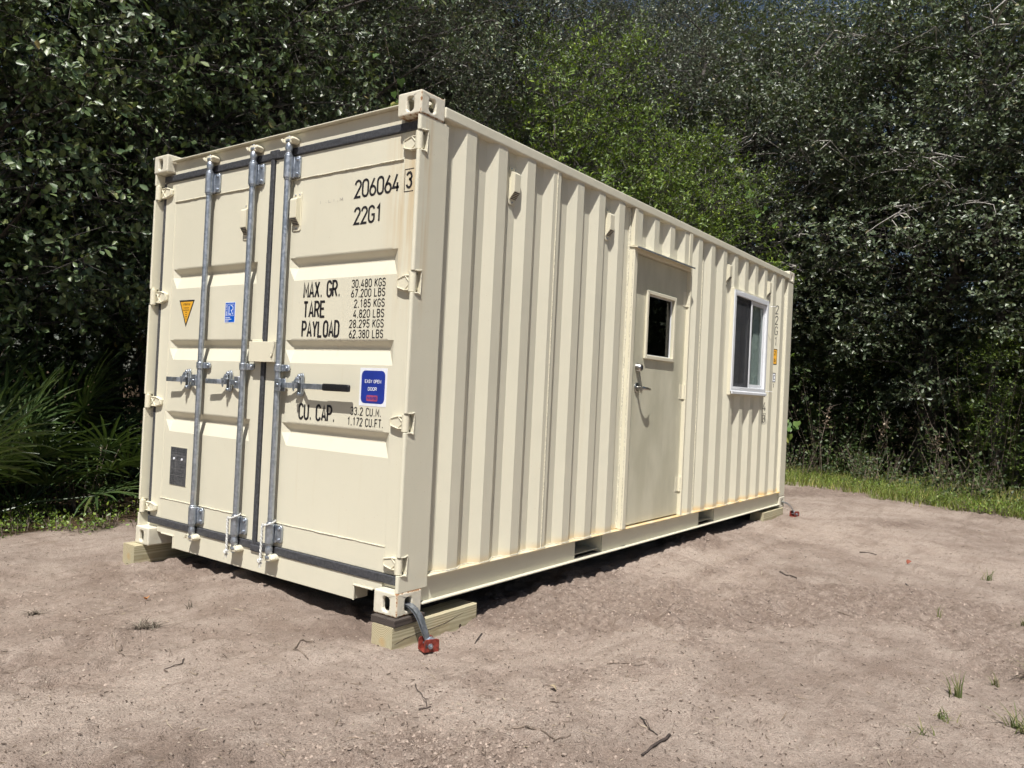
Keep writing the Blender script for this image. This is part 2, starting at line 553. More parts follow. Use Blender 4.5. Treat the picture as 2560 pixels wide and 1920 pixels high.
def keep(o, parent):
    """parent an object that was modelled in world coordinates"""
    o.parent = parent
    o.matrix_parent_inverse = Matrix.Translation(-parent.location)
    return o

def raw_mesh(name, verts, faces, nper):
    """numpy verts (n,3) and faces (m,nper) straight into a mesh"""
    me = bpy.data.meshes.new(name)
    verts = np.ascontiguousarray(verts, np.float32)
    faces = np.ascontiguousarray(faces, np.int32)
    me.vertices.add(len(verts))
    me.vertices.foreach_set('co', verts.ravel())
    me.loops.add(faces.size)
    me.loops.foreach_set('vertex_index', faces.ravel())
    me.polygons.add(len(faces))
    me.polygons.foreach_set('loop_start', np.arange(0, faces.size, nper, dtype=np.int32))
    me.polygons.foreach_set('loop_total', np.full(len(faces), nper, np.int32))
    me.update(calc_edges=True)
    return me

# ------------------------------------------------------------------ ground
def vnoise(x, y, scale, seed):
    x = x * scale
    y = y * scale
    xi = np.floor(x).astype(np.int64)
    yi = np.floor(y).astype(np.int64)
    fx = x - xi
    fy = y - yi
    fx = fx * fx * (3 - 2 * fx)
    fy = fy * fy * (3 - 2 * fy)
    def h(a, b):
        n = (a * 374761393 + b * 668265263 + seed * 974634777) & 0x7fffffff
        n = ((n ^ (n >> 13)) * 1274126177) & 0x7fffffff
        n = n ^ (n >> 16)
        return (n & 0xffff) / 65535.0
    a = h(xi, yi) * (1 - fx) + h(xi + 1, yi) * fx
    b = h(xi, yi + 1) * (1 - fx) + h(xi + 1, yi + 1) * fx
    return a * (1 - fy) + b * fy - 0.5

def sstep(a, b, x):
    t = np.clip((x - a) / (b - a), 0, 1)
    return t * t * (3 - 2 * t)

# bare-earth pad outline (dirt inside, litter and grass outside)
PAD_BACK = [(-9.0, 3.9), (-2.0, 3.65), (-0.37, 3.58), (0.28, 3.45), (2.0, 3.4), (5.0, 3.2), (7.6, 2.4), (9.4, 1.0), (9.35, -0.08), (8.73, -0.74), (8.41, -1.46), (8.3, -2.1), (7.4, -3.3), (5.5, -3.9)]
def cover_at(x, y):
    """signed distance-like value: >0 outside of the pad towards the wood"""
    P = np.array(PAD_BACK)
    best = np.full(x.shape, 1e9)
    sign = np.ones(x.shape)
    for (ax, ay), (bx, by) in zip(P[:-1], P[1:]):
        dx, dy = bx - ax, by - ay
        L2 = dx * dx + dy * dy
        t = np.clip(((x - ax) * dx + (y - ay) * dy) / L2, 0, 1)
        d = np.hypot(x - ax - t * dx, y - ay - t * dy)
        side = dx * (y - ay) - dy * (x - ax)
        m = d < best
        best = np.where(m, d, best)
        sign = np.where(m, np.sign(side), sign)
    return best * sign

def crust_at(x, y):
    """broken, cloddy soil: patches plus the known rough spots"""
    k = sstep(0.06, 0.26, vnoise(x, y, 1.1, 11) + 0.3 * vnoise(x, y, 3.7, 12))
    for cx, cy, rx, ry in ((-1.25, 0.85, 0.55, 0.35), (-0.05, 1.9, 0.45, 0.5), (1.75, -0.25, 0.55, 0.22), (0.15, 0.35, 0.35, 0.25), (3.0, -0.52, 1.2, 0.10), (-1.5, -0.4, 0.4, 0.3)):
        k = np.maximum(k, np.exp(-(((x - cx) / rx) ** 2 + ((y - cy) / ry) ** 2) ** 1.5) * (0.75 + 0.9 * vnoise(x, y, 6, 14)))
    return np.clip(k, 0, 1)

def ground_z(x, y, fine=True):
    x = np.asarray(x, float)
    y = np.asarray(y, float)
    z = -0.105 + 0.004 * x + 0.004 * y
    z = z - 0.055 * np.exp(-(((x - 0.15) / 0.75) ** 2 + ((y + 0.30) / 0.55) ** 2))
    z = z + 0.03 * np.exp(-(((x - 0.0) / 0.6) ** 2 + ((y - 1.25) / 0.5) ** 2))
    z = z - 0.03 * np.exp(-(((x - 0.1) / 0.5) ** 2 + ((y - 2.5) / 0.35) ** 2))
    # dirt dips away past the far edge of the pad
    cv = cover_at(x, y)
    z = z - 0.10 * sstep(0.0, 2.5, cv)
    z = z + 0.05 * vnoise(x, y, 0.45, 3) * 0.7
    z = z + 0.024 * vnoise(x, y, 1.7, 5)
    if fine:
        z = z + 0.012 * vnoise(x, y, 5.0, 7)
        ax_ = x * 0.8 + y * 0.6
        ay_ = -x * 0.6 + y * 0.8
        # graded streaks left by the blade
        z = z + 0.020 * vnoise(ax_ * 0.35, ay_, 6.0, 21) + 0.012 * vnoise(ax_ * 0.35, ay_, 15.0, 22)
        cl = crust_at(x, y)
        z = z + (0.013 + 0.030 * cl) * vnoise(x, y, 14.0, 13) + (0.009 + 0.022 * cl) * vnoise(x, y, 27.0, 17)
        # track of a machine beside the long side
        lane = np.exp(-((y + 0.02 + 0.02 * np.sin(x * 1.3)) / 0.16) ** 4) * sstep(0.6, 1.2, x) * (1 - sstep(6.2, 6.8, x))
        z = z + lane * (0.016 + 0.011 * np.sign(np.sin(x * 2 * np.pi / 0.105 + 1.5 * np.sin(y * 9)))) * (0.75 + vnoise(x, y, 3, 19))
        l2 = np.exp(-((y + 0.40 + 0.05 * (x - 3.4)) / 0.10) ** 4) * sstep(2.5, 2.75, x) * (1 - sstep(4.6, 5.0, x))
        z = z - 0.018 * l2 + 0.007 * l2 * np.sin(y * 2 * np.pi / 0.035)
        rim = np.exp(-((y + 0.52 + 0.05 * (x - 3.4)) / 0.035) ** 2) * sstep(2.4, 2.75, x) * (1 - sstep(4.6, 5.0, x))
        z = z + 0.020 * rim * (0.7 + 1.2 * vnoise(x, y, 14, 23))
        # blade ridges in front of the doors
        for k, (cx, cy, L, s) in enumerate(((-0.05, 2.12, 0.5, 0.03), (0.0, 1.78, 0.55, 0.045), (-0.08, 1.52, 0.45, 0.035), (-1.3, 1.05, 0.7, 0.05), (-1.0, 0.62, 0.5, 0.04))):
            uu = (x - cx) * 0.97 + (y - cy) * -0.22
            ww = (x - cx) * 0.22 + (y - cy) * 0.97 + 0.05 * vnoise(x, y, 4.0, 31 + k)
            z = z + 0.030 * np.exp(-(ww / s) ** 2) * np.exp(-(uu / L) ** 4) * (0.8 + 1.4 * vnoise(x, y, 9, 41 + k))
    return z

def axis_pts(lo, f0, f1, hi, fine, grow):
    a = list(np.arange(f0, f1, fine))
    s = fine
    p = f1
    up = []
    while p < hi:
        up.append(p)
        s *= grow
        p += s
    up.append(hi)
    s = fine
    p = f0 - fine
    dn = []
    while p > lo:
        dn.append(p)
        s *= grow
        p -= s
    dn.append(lo)
    return np.array(dn[::-1] + a + up)

gx = axis_pts(-120, -2.0, 5.2, 160, 0.02, 1.04)
gy = axis_pts(-120, -2.7, 2.6, 160, 0.02, 1.045)
GX, GY = np.meshgrid(gx, gy, indexing='xy')
GZ = ground_z(GX, GY)
nxg, nyg = len(gx), len(gy)
gv = np.stack([GX, GY, GZ], -1).reshape(-1, 3)
ii = (np.arange(nyg - 1)[:, None] * nxg + np.arange(nxg - 1)[None, :]).ravel()
gf = np.stack([ii, ii + 1, ii + 1 + nxg, ii + nxg], 1)
gme = raw_mesh('ground', gv, gf, 4)
cvv = cover_at(GX, GY).ravel()
at = gme.attributes.new('cover', 'FLOAT', 'POINT')
at.data.foreach_set('value', np.clip(cvv * 0.9 + 0.35, 0, 1).astype(np.float32))
at = gme.attributes.new('crust', 'FLOAT', 'POINT')
at.data.foreach_set('value', crust_at(GX, GY).ravel().astype(np.float32))
gme.polygons.foreach_set('use_smooth', np.ones(len(gf), bool))
ground = finish('ground', gme, 'soil', fixn=False)
tag(ground, 'graded bare brown dirt pad and wood floor', kind='structure')

def gz(x, y):
    return float(ground_z(np.array([x]), np.array([y]))[0])


# ------------------------------------------------------------------ stroke lettering
def arc(cx, cy, rx, ry, a0, a1, n=8):
    return [(cx + rx * math.cos(math.radians(a0 + (a1 - a0) * i / n)), cy + ry * math.sin(math.radians(a0 + (a1 - a0) * i / n))) for i in range(n + 1)]

GW = 0.40
def glyph(c):
    w = GW
    h = w / 2
    r = 0.24
    G = {
        '0': [arc(h, 1 - r, h, r, 180, 0) + arc(h, r, h, r, 0, -180) + [(0, 1 - r)]],
        '1': [[(h - 0.12, 0.80), (h + 0.03, 1), (h + 0.03, 0)]],
        '2': [arc(h, 1 - r, h, r, 180, -25) + [(0, 0.0), (w, 0)]],
        '3': [arc(h, 1 - r, h, r, 165, -60) + [(h * 0.9, 0.55)], [(h * 0.9, 0.55)] + arc(h, 0.28, h, 0.28, 70, -165)],
        '4': [[(0.30, 0), (0.30, 0.52)], [(0.27, 1), (0, 0.24), (w + 0.02, 0.24)]],
        '5': [[(w, 1), (0.05, 1), (0.03, 0.55)] + arc(h, 0.30, h, 0.30, 130, -160)],
        '6': [[(0.29, 1), (0.03, 0.44)], arc(h, 0.27, h, 0.27, 0, 360, 14)],
        '7': [[(0, 1), (w, 1), (0.12, 0)]],
        '8': [arc(h, 0.76, h * 0.9, 0.24, 0, 360, 14), arc(h, 0.26, h, 0.26, 0, 360, 14)],
        '9': [[(0.11, 0), (w - 0.03, 0.56)], arc(h, 0.73, h, 0.27, 0, 360, 14)],
        'A': [[(0, 0), (h, 1), (w, 0)], [(0.08, 0.28), (w - 0.08, 0.28)]],
        'B': [[(0, 0), (0, 1)] + arc(h, 0.77, h, 0.23, 90, -90) + [(0, 0.54)], [(h, 0.54)] + arc(h, 0.27, h, 0.27, 90, -90) + [(0, 0)]],
        'C': [arc(h, 1 - r, h, r, 10, 180) + arc(h, r, h, r, 180, 350)],
        'D': [[(0, 0), (0, 1)] + arc(0.14, 0.70, w - 0.14, 0.30, 90, 0) + arc(0.14, 0.30, w - 0.14, 0.30, 0, -90) + [(0, 0)]],
        'E': [[(w, 1), (0, 1), (0, 0), (w, 0)], [(0, 0.53), (w * 0.8, 0.53)]],
        'F': [[(w, 1), (0, 1), (0, 0)], [(0, 0.53), (w * 0.85, 0.53)]],
        'G': [arc(h, 1 - r, h, r, 10, 180) + arc(h, r, h, r, 180, 360) + [(w, 0.46), (h, 0.46)]],
        'I': [[(h, 0), (h, 1)]],
        'K': [[(0, 0), (0, 1)], [(w, 1), (0.02, 0.42)], [(0.13, 0.56), (w, 0)]],
        'L': [[(0, 1), (0, 0), (w * 0.92, 0)]],
        'M': [[(0, 0), (0, 1), (h + 0.02, 0.30), (w + 0.04, 1), (w + 0.04, 0)]],
        'N': [[(0, 0), (0, 1), (w, 0), (w, 1)]],
        'O': [arc(h, 1 - r, h, r, 180, 0) + arc(h, r, h, r, 0, -180) + [(0, 1 - r)]],
        'P': [[(0, 0), (0, 1)] + arc(h, 0.74, h, 0.26, 90, -90) + [(0, 0.48)]],
        'R': [[(0, 0), (0, 1)] + arc(h, 0.74, h, 0.26, 90, -90) + [(0, 0.48)], [(h, 0.48), (w, 0)]],
        'S': [arc(h, 0.76, h, 0.24, 15, 230) + arc(h, 0.27, h, 0.27, 60, -165)],
        'T': [[(-0.01, 1), (w + 0.01, 1)], [(h, 1), (h, 0)]],
        'U': [[(0, 1), (0, r)] + arc(h, r, h, r, 180, 360) + [(w, r), (w, 1)]],
        'X': [[(0, 0), (w, 1)], [(0, 1), (w, 0)]],
        'Y': [[(0, 1), (h, 0.48), (w, 1)], [(h, 0.48), (h, 0)]],
        '.': [[(0.03, 0.055), (0.13, 0.055)]],
        ',': [[(0.10, 0.10), (0.03, -0.07)]],
        'v': [[(0, 0), (0, 1)]],
    }
    return G[c]

def ribbon(mb, line, t, fn):
    P = []
    for p in line:
        if not P or math.hypot(p[0] - P[-1][0], p[1] - P[-1][1]) > 1e-4:
            P.append(p)
    n = len(P)
    if n < 2:
        return
    L, R = [], []
    closed = n > 4 and math.hypot(P[0][0] - P[-1][0], P[0][1] - P[-1][1]) < 1e-3
    for i in range(n):
        if closed and i in (0, n - 1):
            a, b = P[n - 2], P[1]
            d0 = (P[i][0] - a[0], P[i][1] - a[1])
            d1 = (b[0] - P[i][0], b[1] - P[i][1])
        else:
            d0 = (P[i][0] - P[i - 1][0], P[i][1] - P[i - 1][1]) if i else (P[1][0] - P[0][0], P[1][1] - P[0][1])
            d1 = (P[i + 1][0] - P[i][0], P[i + 1][1] - P[i][1]) if i < n - 1 else d0
        l0 = math.hypot(*d0)
        l1 = math.hypot(*d1)
        n0 = (-d0[1] / l0, d0[0] / l0)
        n1 = (-d1[1] / l1, d1[0] / l1)
        m = (n0[0] + n1[0], n0[1] + n1[1])
        k = 2.0 / max(0.55, m[0] ** 2 + m[1] ** 2)
        L.append((P[i][0] + m[0] * k * t / 2, P[i][1] + m[1] * k * t / 2))
        R.append((P[i][0] - m[0] * k * t / 2, P[i][1] - m[1] * k * t / 2))
    vs_ = [fn(*p) for p in L] + [fn(*p) for p in R]
    mb.add(vs_, [(i, i + 1, n + i + 1, n + i) for i in range(n - 1)])

def letter_run(s, u0, u1, v0, h, t, mb, place, gap=0.17):
    """write s between u0 and u1 (left to right), baseline v0, cap height h; place(u, v) -> xyz"""
    adv = []
    x = 0
    for c in s:
        adv.append(x)
        x += {' ': 0.36, '.': 0.16 + gap, ',': 0.13 + gap, 'M': GW + 0.04 + gap}.get(c, GW + gap)
    tot = x - (gap if s[-1] != ' ' else 0)
    sx = (u1 - u0) / tot
    ratio = sx / h
    for c, a in zip(s, adv):
        if c == ' ':
            continue
        for line in glyph(c):
            # build in real proportions so the stroke keeps an even width
            pl = [(u0 + (a + p[0]) * sx, v0 + p[1] * h * (1 - t) + t * h / 2) for p in line]
            ribbon(mb, pl, t * h, place)
    return mb

# ------------------------------------------------------------------ the container
box = empty('shipping_container', (0, 0, 0), 'cream steel shipping container turned into a cabin with entry door and window', 'container')
LX, LY, LZ = 6.058, 2.438, 2.591
DP = 0.060            # plane of the door frames

def stadium(hw, hh, n=20):
    pts = []
    r = min(hw, hh)
    for i in range(n):
        a = 2 * math.pi * i / n
        c, s = math.cos(a), math.sin(a)
        pts.append(((hw - r) * (1 if c > 0 else -1) * (abs(c) > 1e-6) + r * c, (hh - r) * (1 if s > 0 else -1) * (abs(s) > 1e-6) + r * s))
    return pts

def casting(name, x0, y0, z0, mat, sx=1, sy=1, top=True):
    """hollow cast corner with its hand holes; sx, sy say which way it reaches from the outer corner"""
    a, b, c = 0.178, 0.162, 0.118
    X = sorted((x0, x0 + sx * a))
    Y = sorted((y0, y0 + sy * b))
    Z = (z0, z0 + c)
    mb = MB()
    def face(fn, w, h, hole):
        cs = [(0, 0), (w, 0), (w, h), (0, h)]
        if hole is None:
            mb.add([fn(*p, 0) for p in cs], [(0, 1, 2, 3)])
            return
        hu, hv, hw, hh = hole
        hp = [(hu + p[0], hv + p[1]) for p in stadium(hw, hh, 24)]
        n = len(hp)
        vs_ = [fn(*p, 0) for p in cs] + [fn(*p, 0) for p in hp] + [fn(*p, 0.020) for p in hp]
        fs = []
        def cor(p):
            return {(False, False): 0, (True, False): 1, (True, True): 2, (False, True): 3}[(p[0] >= hu, p[1] >= hv)]
        for i in range(n):
            j = (i + 1) % n
            ci, cj = cor(hp[i]), cor(hp[j])
            fs.append((4 + i, 4 + j, ci))
            if ci != cj:
                fs.append((4 + j, cj, ci))
            fs.append((4 + i, 4 + j, 4 + n + j, 4 + n + i))
        mb.add(vs_, fs)
    fx = x0
    ox = x0 + sx * a
    oy = y0 + sy * b
    hz = 0.057
    face(lambda u, v, d: (fx + sx * d, Y[0] + u, Z[0] + v), b, c, (b / 2 - 0.005 * sy, hz, 0.024, 0.038))
    face(lambda u, v, d: (X[0] + u, y0 + sy * d, Z[0] + v), a, c, (a / 2 - 0.006 * sx, hz, 0.024, 0.036))
    face(lambda u, v, d: (X[0] + u, Y[0] + v, (Z[1] - d)), a, b, (a / 2, b / 2, 0.060, 0.031) if top else None)
    face(lambda u, v, d: (X[0] + u, Y[0] + v, (Z[0] + d)), a, b, None if top else (a / 2, b / 2, 0.060, 0.031))
    face(lambda u, v, d: (ox, Y[0] + u, Z[0] + v), b, c, None)
    face(lambda u, v, d: (X[0] + u, oy, Z[0] + v), a, c, None)
    me = bpy.data.meshes.new(name)
    me.from_pydata(mb.v, [], mb.f)
    bm = bmesh.new()
    bm.from_mesh(me)
    bmesh.ops.remove_doubles(bm, verts=bm.verts, dist=1e-5)
    bmesh.ops.recalc_face_normals(bm, faces=bm.faces)
    bm.to_mesh(me)
    bm.free()
    return finish(name, me, mat, box, 0.009, None, 3, fixn=False)

casting('corner_casting', 0, 0, LZ - 0.118, 'cast_top')['label'] = 'upper corner casting above the boxed digit, paint chipped to rust'
casting('corner_casting', 0, 0, 0, 'cast_low', top=False)['label'] = 'rust-chipped lower corner casting holding the strap'
casting('corner_casting', 0, LY, LZ - 0.118, 'cast', 1, -1)
casting('corner_casting', 0, LY, 0, 'cast', 1, -1, False)
casting('corner_casting', LX, 0, LZ - 0.118, 'cast', -1, 1)
casting('corner_casting', LX, 0, 0, 'cast', -1, 1, False)
casting('corner_casting', LX, LY, LZ - 0.118, 'cast', -1, -1)
casting('corner_casting', LX, LY, 0, 'cast', -1, -1, False)

# corner posts: the door posts are notched where the hinge barrels sit
HZ = [(2.310, 2.385), (1.605, 1.690), (0.915, 0.985), (0.215, 0.280)]
def cut_mesh(o, cutters):
    """subtract boxes from an object and keep only the result"""
    tmp = []
    for c in cutters:
        m = MB().box(*c)
        me = bpy.data.meshes.new('cut')
        me.from_pydata(m.v, [], m.f)
        k = bpy.data.objects.new('cut', me)
        COL.objects.link(k)
        md = o.modifiers.new('cut', 'BOOLEAN')
        md.operation = 'DIFFERENCE'
        md.solver = 'EXACT'
        md.object = k
        tmp.append(k)
    bpy.context.view_layer.update()
    dg = bpy.context.evaluated_depsgraph_get()
    me = bpy.data.meshes.new_from_object(o.evaluated_get(dg))
    o.modifiers.clear()
    o.data = me
    for k in tmp:
        bpy.data.objects.remove(k)

def door_post(y0, sy):
    def Yv(d): return y0 + sy * d
    # thin front edge with a rounded nose, inner wall splayed back to the seal
    prof = [(0.218, 0.004), (0.016, 0.004)] + [(0.016 - 0.012 * math.sin(math.radians(a)), 0.016 - 0.012 * math.cos(math.radians(a))) for a in (22, 45, 67, 90)] + [(0.004, 0.021), (0.010, 0.025), (0.068, 0.029), (0.078, 0.060), (0.218, 0.040)]
    mb = MB().prism(prof, 0.118, LZ - 0.118, lambda u, v, w: (u, Yv(v), w))
    o = mb.build('corner_post', 'paint', box)
    cut_mesh(o, [(-0.05, 0.060, min(Yv(-0.05), Yv(0.085)), max(Yv(-0.05), Yv(0.085)), a - 0.012, b + 0.012) for a, b in HZ])
    md = o.modifiers.new('bevel', 'BEVEL')
    md.width = 0.002
    md.segments = 2
    md.limit_method = 'ANGLE'
    md.angle_limit = math.radians(50)
    return o
door_post(0, 1)
door_post(LY, -1)
MB().box(5.865, LX - 0.004, 0.004, 0.06, 0.118, LZ - 0.118).build('corner_post', 'paint_plain', box, 0.012, seg=3)
MB().box(5.865, LX - 0.004, LY - 0.06, LY - 0.004, 0.118, LZ - 0.118).build('corner_post', 'paint_plain', box, 0.012, seg=3)

# door header with its drip lip
mb = MB().box(0.060, 0.15, 0.165, LY - 0.165, 2.435, 2.545)
mb.box(0.028, 0.15, 0.165, LY - 0.165, 2.546, 2.553)
mb.box(0.066, 0.15, 0.063, LY - 0.063, 2.43, 2.473)
mb.build('door_header', 'paint', box, 0.002)
# sill with two fork notches at its ends
mb = MB()
mb.box(0.056, 0.16, 0.370, 2.070, 0.012, 0.160)
for a, b in ((0.165, 0.369), (2.071, LY - 0.165)):
    mb.box(0.056, 0.16, a, b, 0.092, 0.160)
mb.box(0.052, 0.062, 0.362, 0.372, 0.010, 0.094)
mb.box(0.052, 0.062, 2.068, 2.078, 0.010, 0.094)
mb.box(0.050, 0.062, 0.225, 0.372, 0.0865, 0.0945)
mb.box(0.050, 0.062, 2.068, 2.215, 0.0865, 0.0945)
mb.box(0.066, 0.16, 0.063, 0.164, 0.119, 0.160)
mb.box(0.066, 0.16, LY - 0.164, LY - 0.063, 0.119, 0.160)
mb.build('door_sill', 'paint', box, 0.002)

# ---------------- cargo doors
def cargo_door(name, y0, y1, label):
    """y0 < y1; frame, three pressed grooves, rubber seal"""
    fz0, fz1 = 0.185, 2.418
    py0, py1 = y0 + 0.085, y1 - 0.085
    if name == 'L':
        py0, py1 = 1.322, 2.256
    else:
        py0, py1 = 0.160, 1.045
    mb = MB()
    mb.box(DP, DP + 0.05, y0, py0, fz0, fz1)
    mb.box(DP, DP + 0.05, py1, y1, fz0, fz1)
    mb.box(DP, DP + 0.05, py0 + 0.0005, py1 - 0.0005, fz0, 0.318)
    mb.box(DP, DP + 0.05, py0 + 0.0005, py1 - 0.0005, 2.280, fz1)
    d = mb.build('cargo_door', 'paint', box, 0.003)
    d['label'] = label
    # pressed panel: profile in z, grooves with sloped ends
    xp = DP + 0.004
    dep = 0.027
    rows = [(0.318, 0)]
    for zt in (0.893, 1.363, 1.830):
        rows += [(zt - 0.130, 0), (zt - 0.056, 1), (zt - 0.032, 1), (zt, 0)]
    rows.append((2.280, 0))
    cols = [(py0, 0), (py0 + 0.012, 0), (py0 + 0.060, 1), (py1 - 0.060, 1), (py1 - 0.012, 0), (py1, 0)]
    vs_ = []
    for z, k in rows:
        for y, q in cols:
            vs_.append((xp + dep * k * q, y, z))
    nc = len(cols)
    fs = [(r * nc + c, r * nc + c + 1, (r + 1) * nc + c + 1, (r + 1) * nc + c) for r in range(len(rows) - 1) for c in range(nc - 1)]
    p = MB().add(vs_, fs).build('door_panel', 'paint', d, 0.009, None, 4)
    # weld beads along the panel edge
    w = MB()
    rnd = random.Random(3 if name == 'L' else 4)
    for z in (0.318, 2.281):
        pts = [(DP - 0.0005, py0 + (py1 - py0) * i / 24, z + rnd.uniform(-.0012, .0012)) for i in range(25)]
        w.tube(pts, [0.0030 + rnd.uniform(-.0006, .0012) for _ in pts], 6)
    w.build('weld_bead', 'weld', d, smooth=60)
    return d
doorL = cargo_door('L', 1.237, 2.372, 'left cargo door with two locking rods and three stickers')
doorR = cargo_door('R', 0.076, 1.200, 'right cargo door with black stencilled weights and one locking rod')

# rubber seals
def seal(parent, boxes):
    mb = MB()
    for b in boxes:
        mb.box(*b)
    return mb.build('door_seal', 'gasket', parent, 0.006, seg=3)
seal(doorL, [(0.047, 0.075, 1.203, 1.236, 0.150, 2.455), (0.048, 0.075, 1.2365, 2.3835, 2.4185, 2.462), (0.048, 0.075, 1.2365, 2.3835, 0.139, 0.1840), (0.060, 0.075, 2.3725, 2.4045, 0.1845, 2.418)])
seal(doorR, [(0.0495, 0.075, 0.0665, 1.2025, 2.4185, 2.463), (0.0495, 0.075, 0.0665, 1.2025, 0.137, 0.1840), (0.060, 0.075, 0.0335, 0.0755, 0.1845, 2.418)])
MB().box(0.044, 0.06, 1.165, 1.245, 2.420, 2.474).build('seal_joint', 'gasket', doorL, 0.006)
MB().box(0.044, 0.06, 1.155, 1.245, 0.128, 0.168).build('seal_joint', 'gasket', doorL, 0.006)

# hinges
def hinge(parent, z0, z1, side):
    zc = (z0 + z1) / 2
    h = (z1 - z0)
    def Y(d):
        return d if side == 'R' else LY - d
    pts = [(0.020, -h * 0.46), (0.095, -h * 0.50), (0.150, -h * 0.30), (0.156, -h * 0.22), (0.156, h * 0.22), (0.150, h * 0.30), (0.095, h * 0.50), (0.020, h * 0.46)]
    mb = MB()
    mb.prism(pts, 0.042, 0.0595, lambda u, v, w: (w, Y(u), zc + v))
    b = mb.build('hinge', 'frame_paint', parent, 0.004, None, 2)
    # raised ribs on the blade
    rb = MB()
    e = 0.40
    rim = [(0.030, -h * e), (0.092, -h * 0.43), (0.143, -h * 0.25), (0.146, 0), (0.143, h * 0.25), (0.092, h * 0.43), (0.030, h * e)]
    rb.tube([(0.0405, Y(u), zc + v) for u, v in rim], 0.0034, 6)
    if side == 'L':
        rb.tube([(0.0405, Y(0.036), zc - h * .36), (0.0405, Y(0.088), zc + h * .36)], 0.0034, 6)
        rb.tube([(0.0405, Y(0.036), zc + h * .36), (0.0405, Y(0.088), zc - h * .36)], 0.0034, 6)
    else:
        rb.tube([(0.0405, Y(0.090), zc + h * .40), (0.0405, Y(0.060), zc), (0.0405, Y(0.090), zc - h * .40)], 0.0034, 6)
    keep(rb.build('hinge_rib', 'frame_paint', None, smooth=50), parent)
    br = MB()
    br.cyl((0.026, Y(0.026), z0 - 0.009), (0.026, Y(0.026), z1 + 0.009), 0.0195, 18)
    br.cyl((0.026, Y(0.026), z0 - 0.020), (0.026, Y(0.026), z1 + 0.020), 0.010, 12)
    br.build('hinge_barrel', 'frame_paint', parent, 0.002, 40)
for a, b in HZ:
    hinge(doorR, a, b, 'R')
    hinge(doorL, a, b, 'L')
# weld lips round the hinge notches on the long side
lip = MB()
for a, b in HZ:
    for z in (a - 0.013, b + 0.013):
        lip.tube([(0.020, 0.004, z), (0.040, 0.001, z), (0.062, 0.001, z + (0.006 if z > (a + b) / 2 else -0.006))], [0.004, 0.0045, 0.004], 6)
    lip.tube([(0.061, 0.002, a - 0.012), (0.0605, 0.001, (a + b) / 2), (0.062, 0.002, b + 0.012)], 0.0035, 6)
lip.build('weld_bead', 'weld', box, smooth=60)

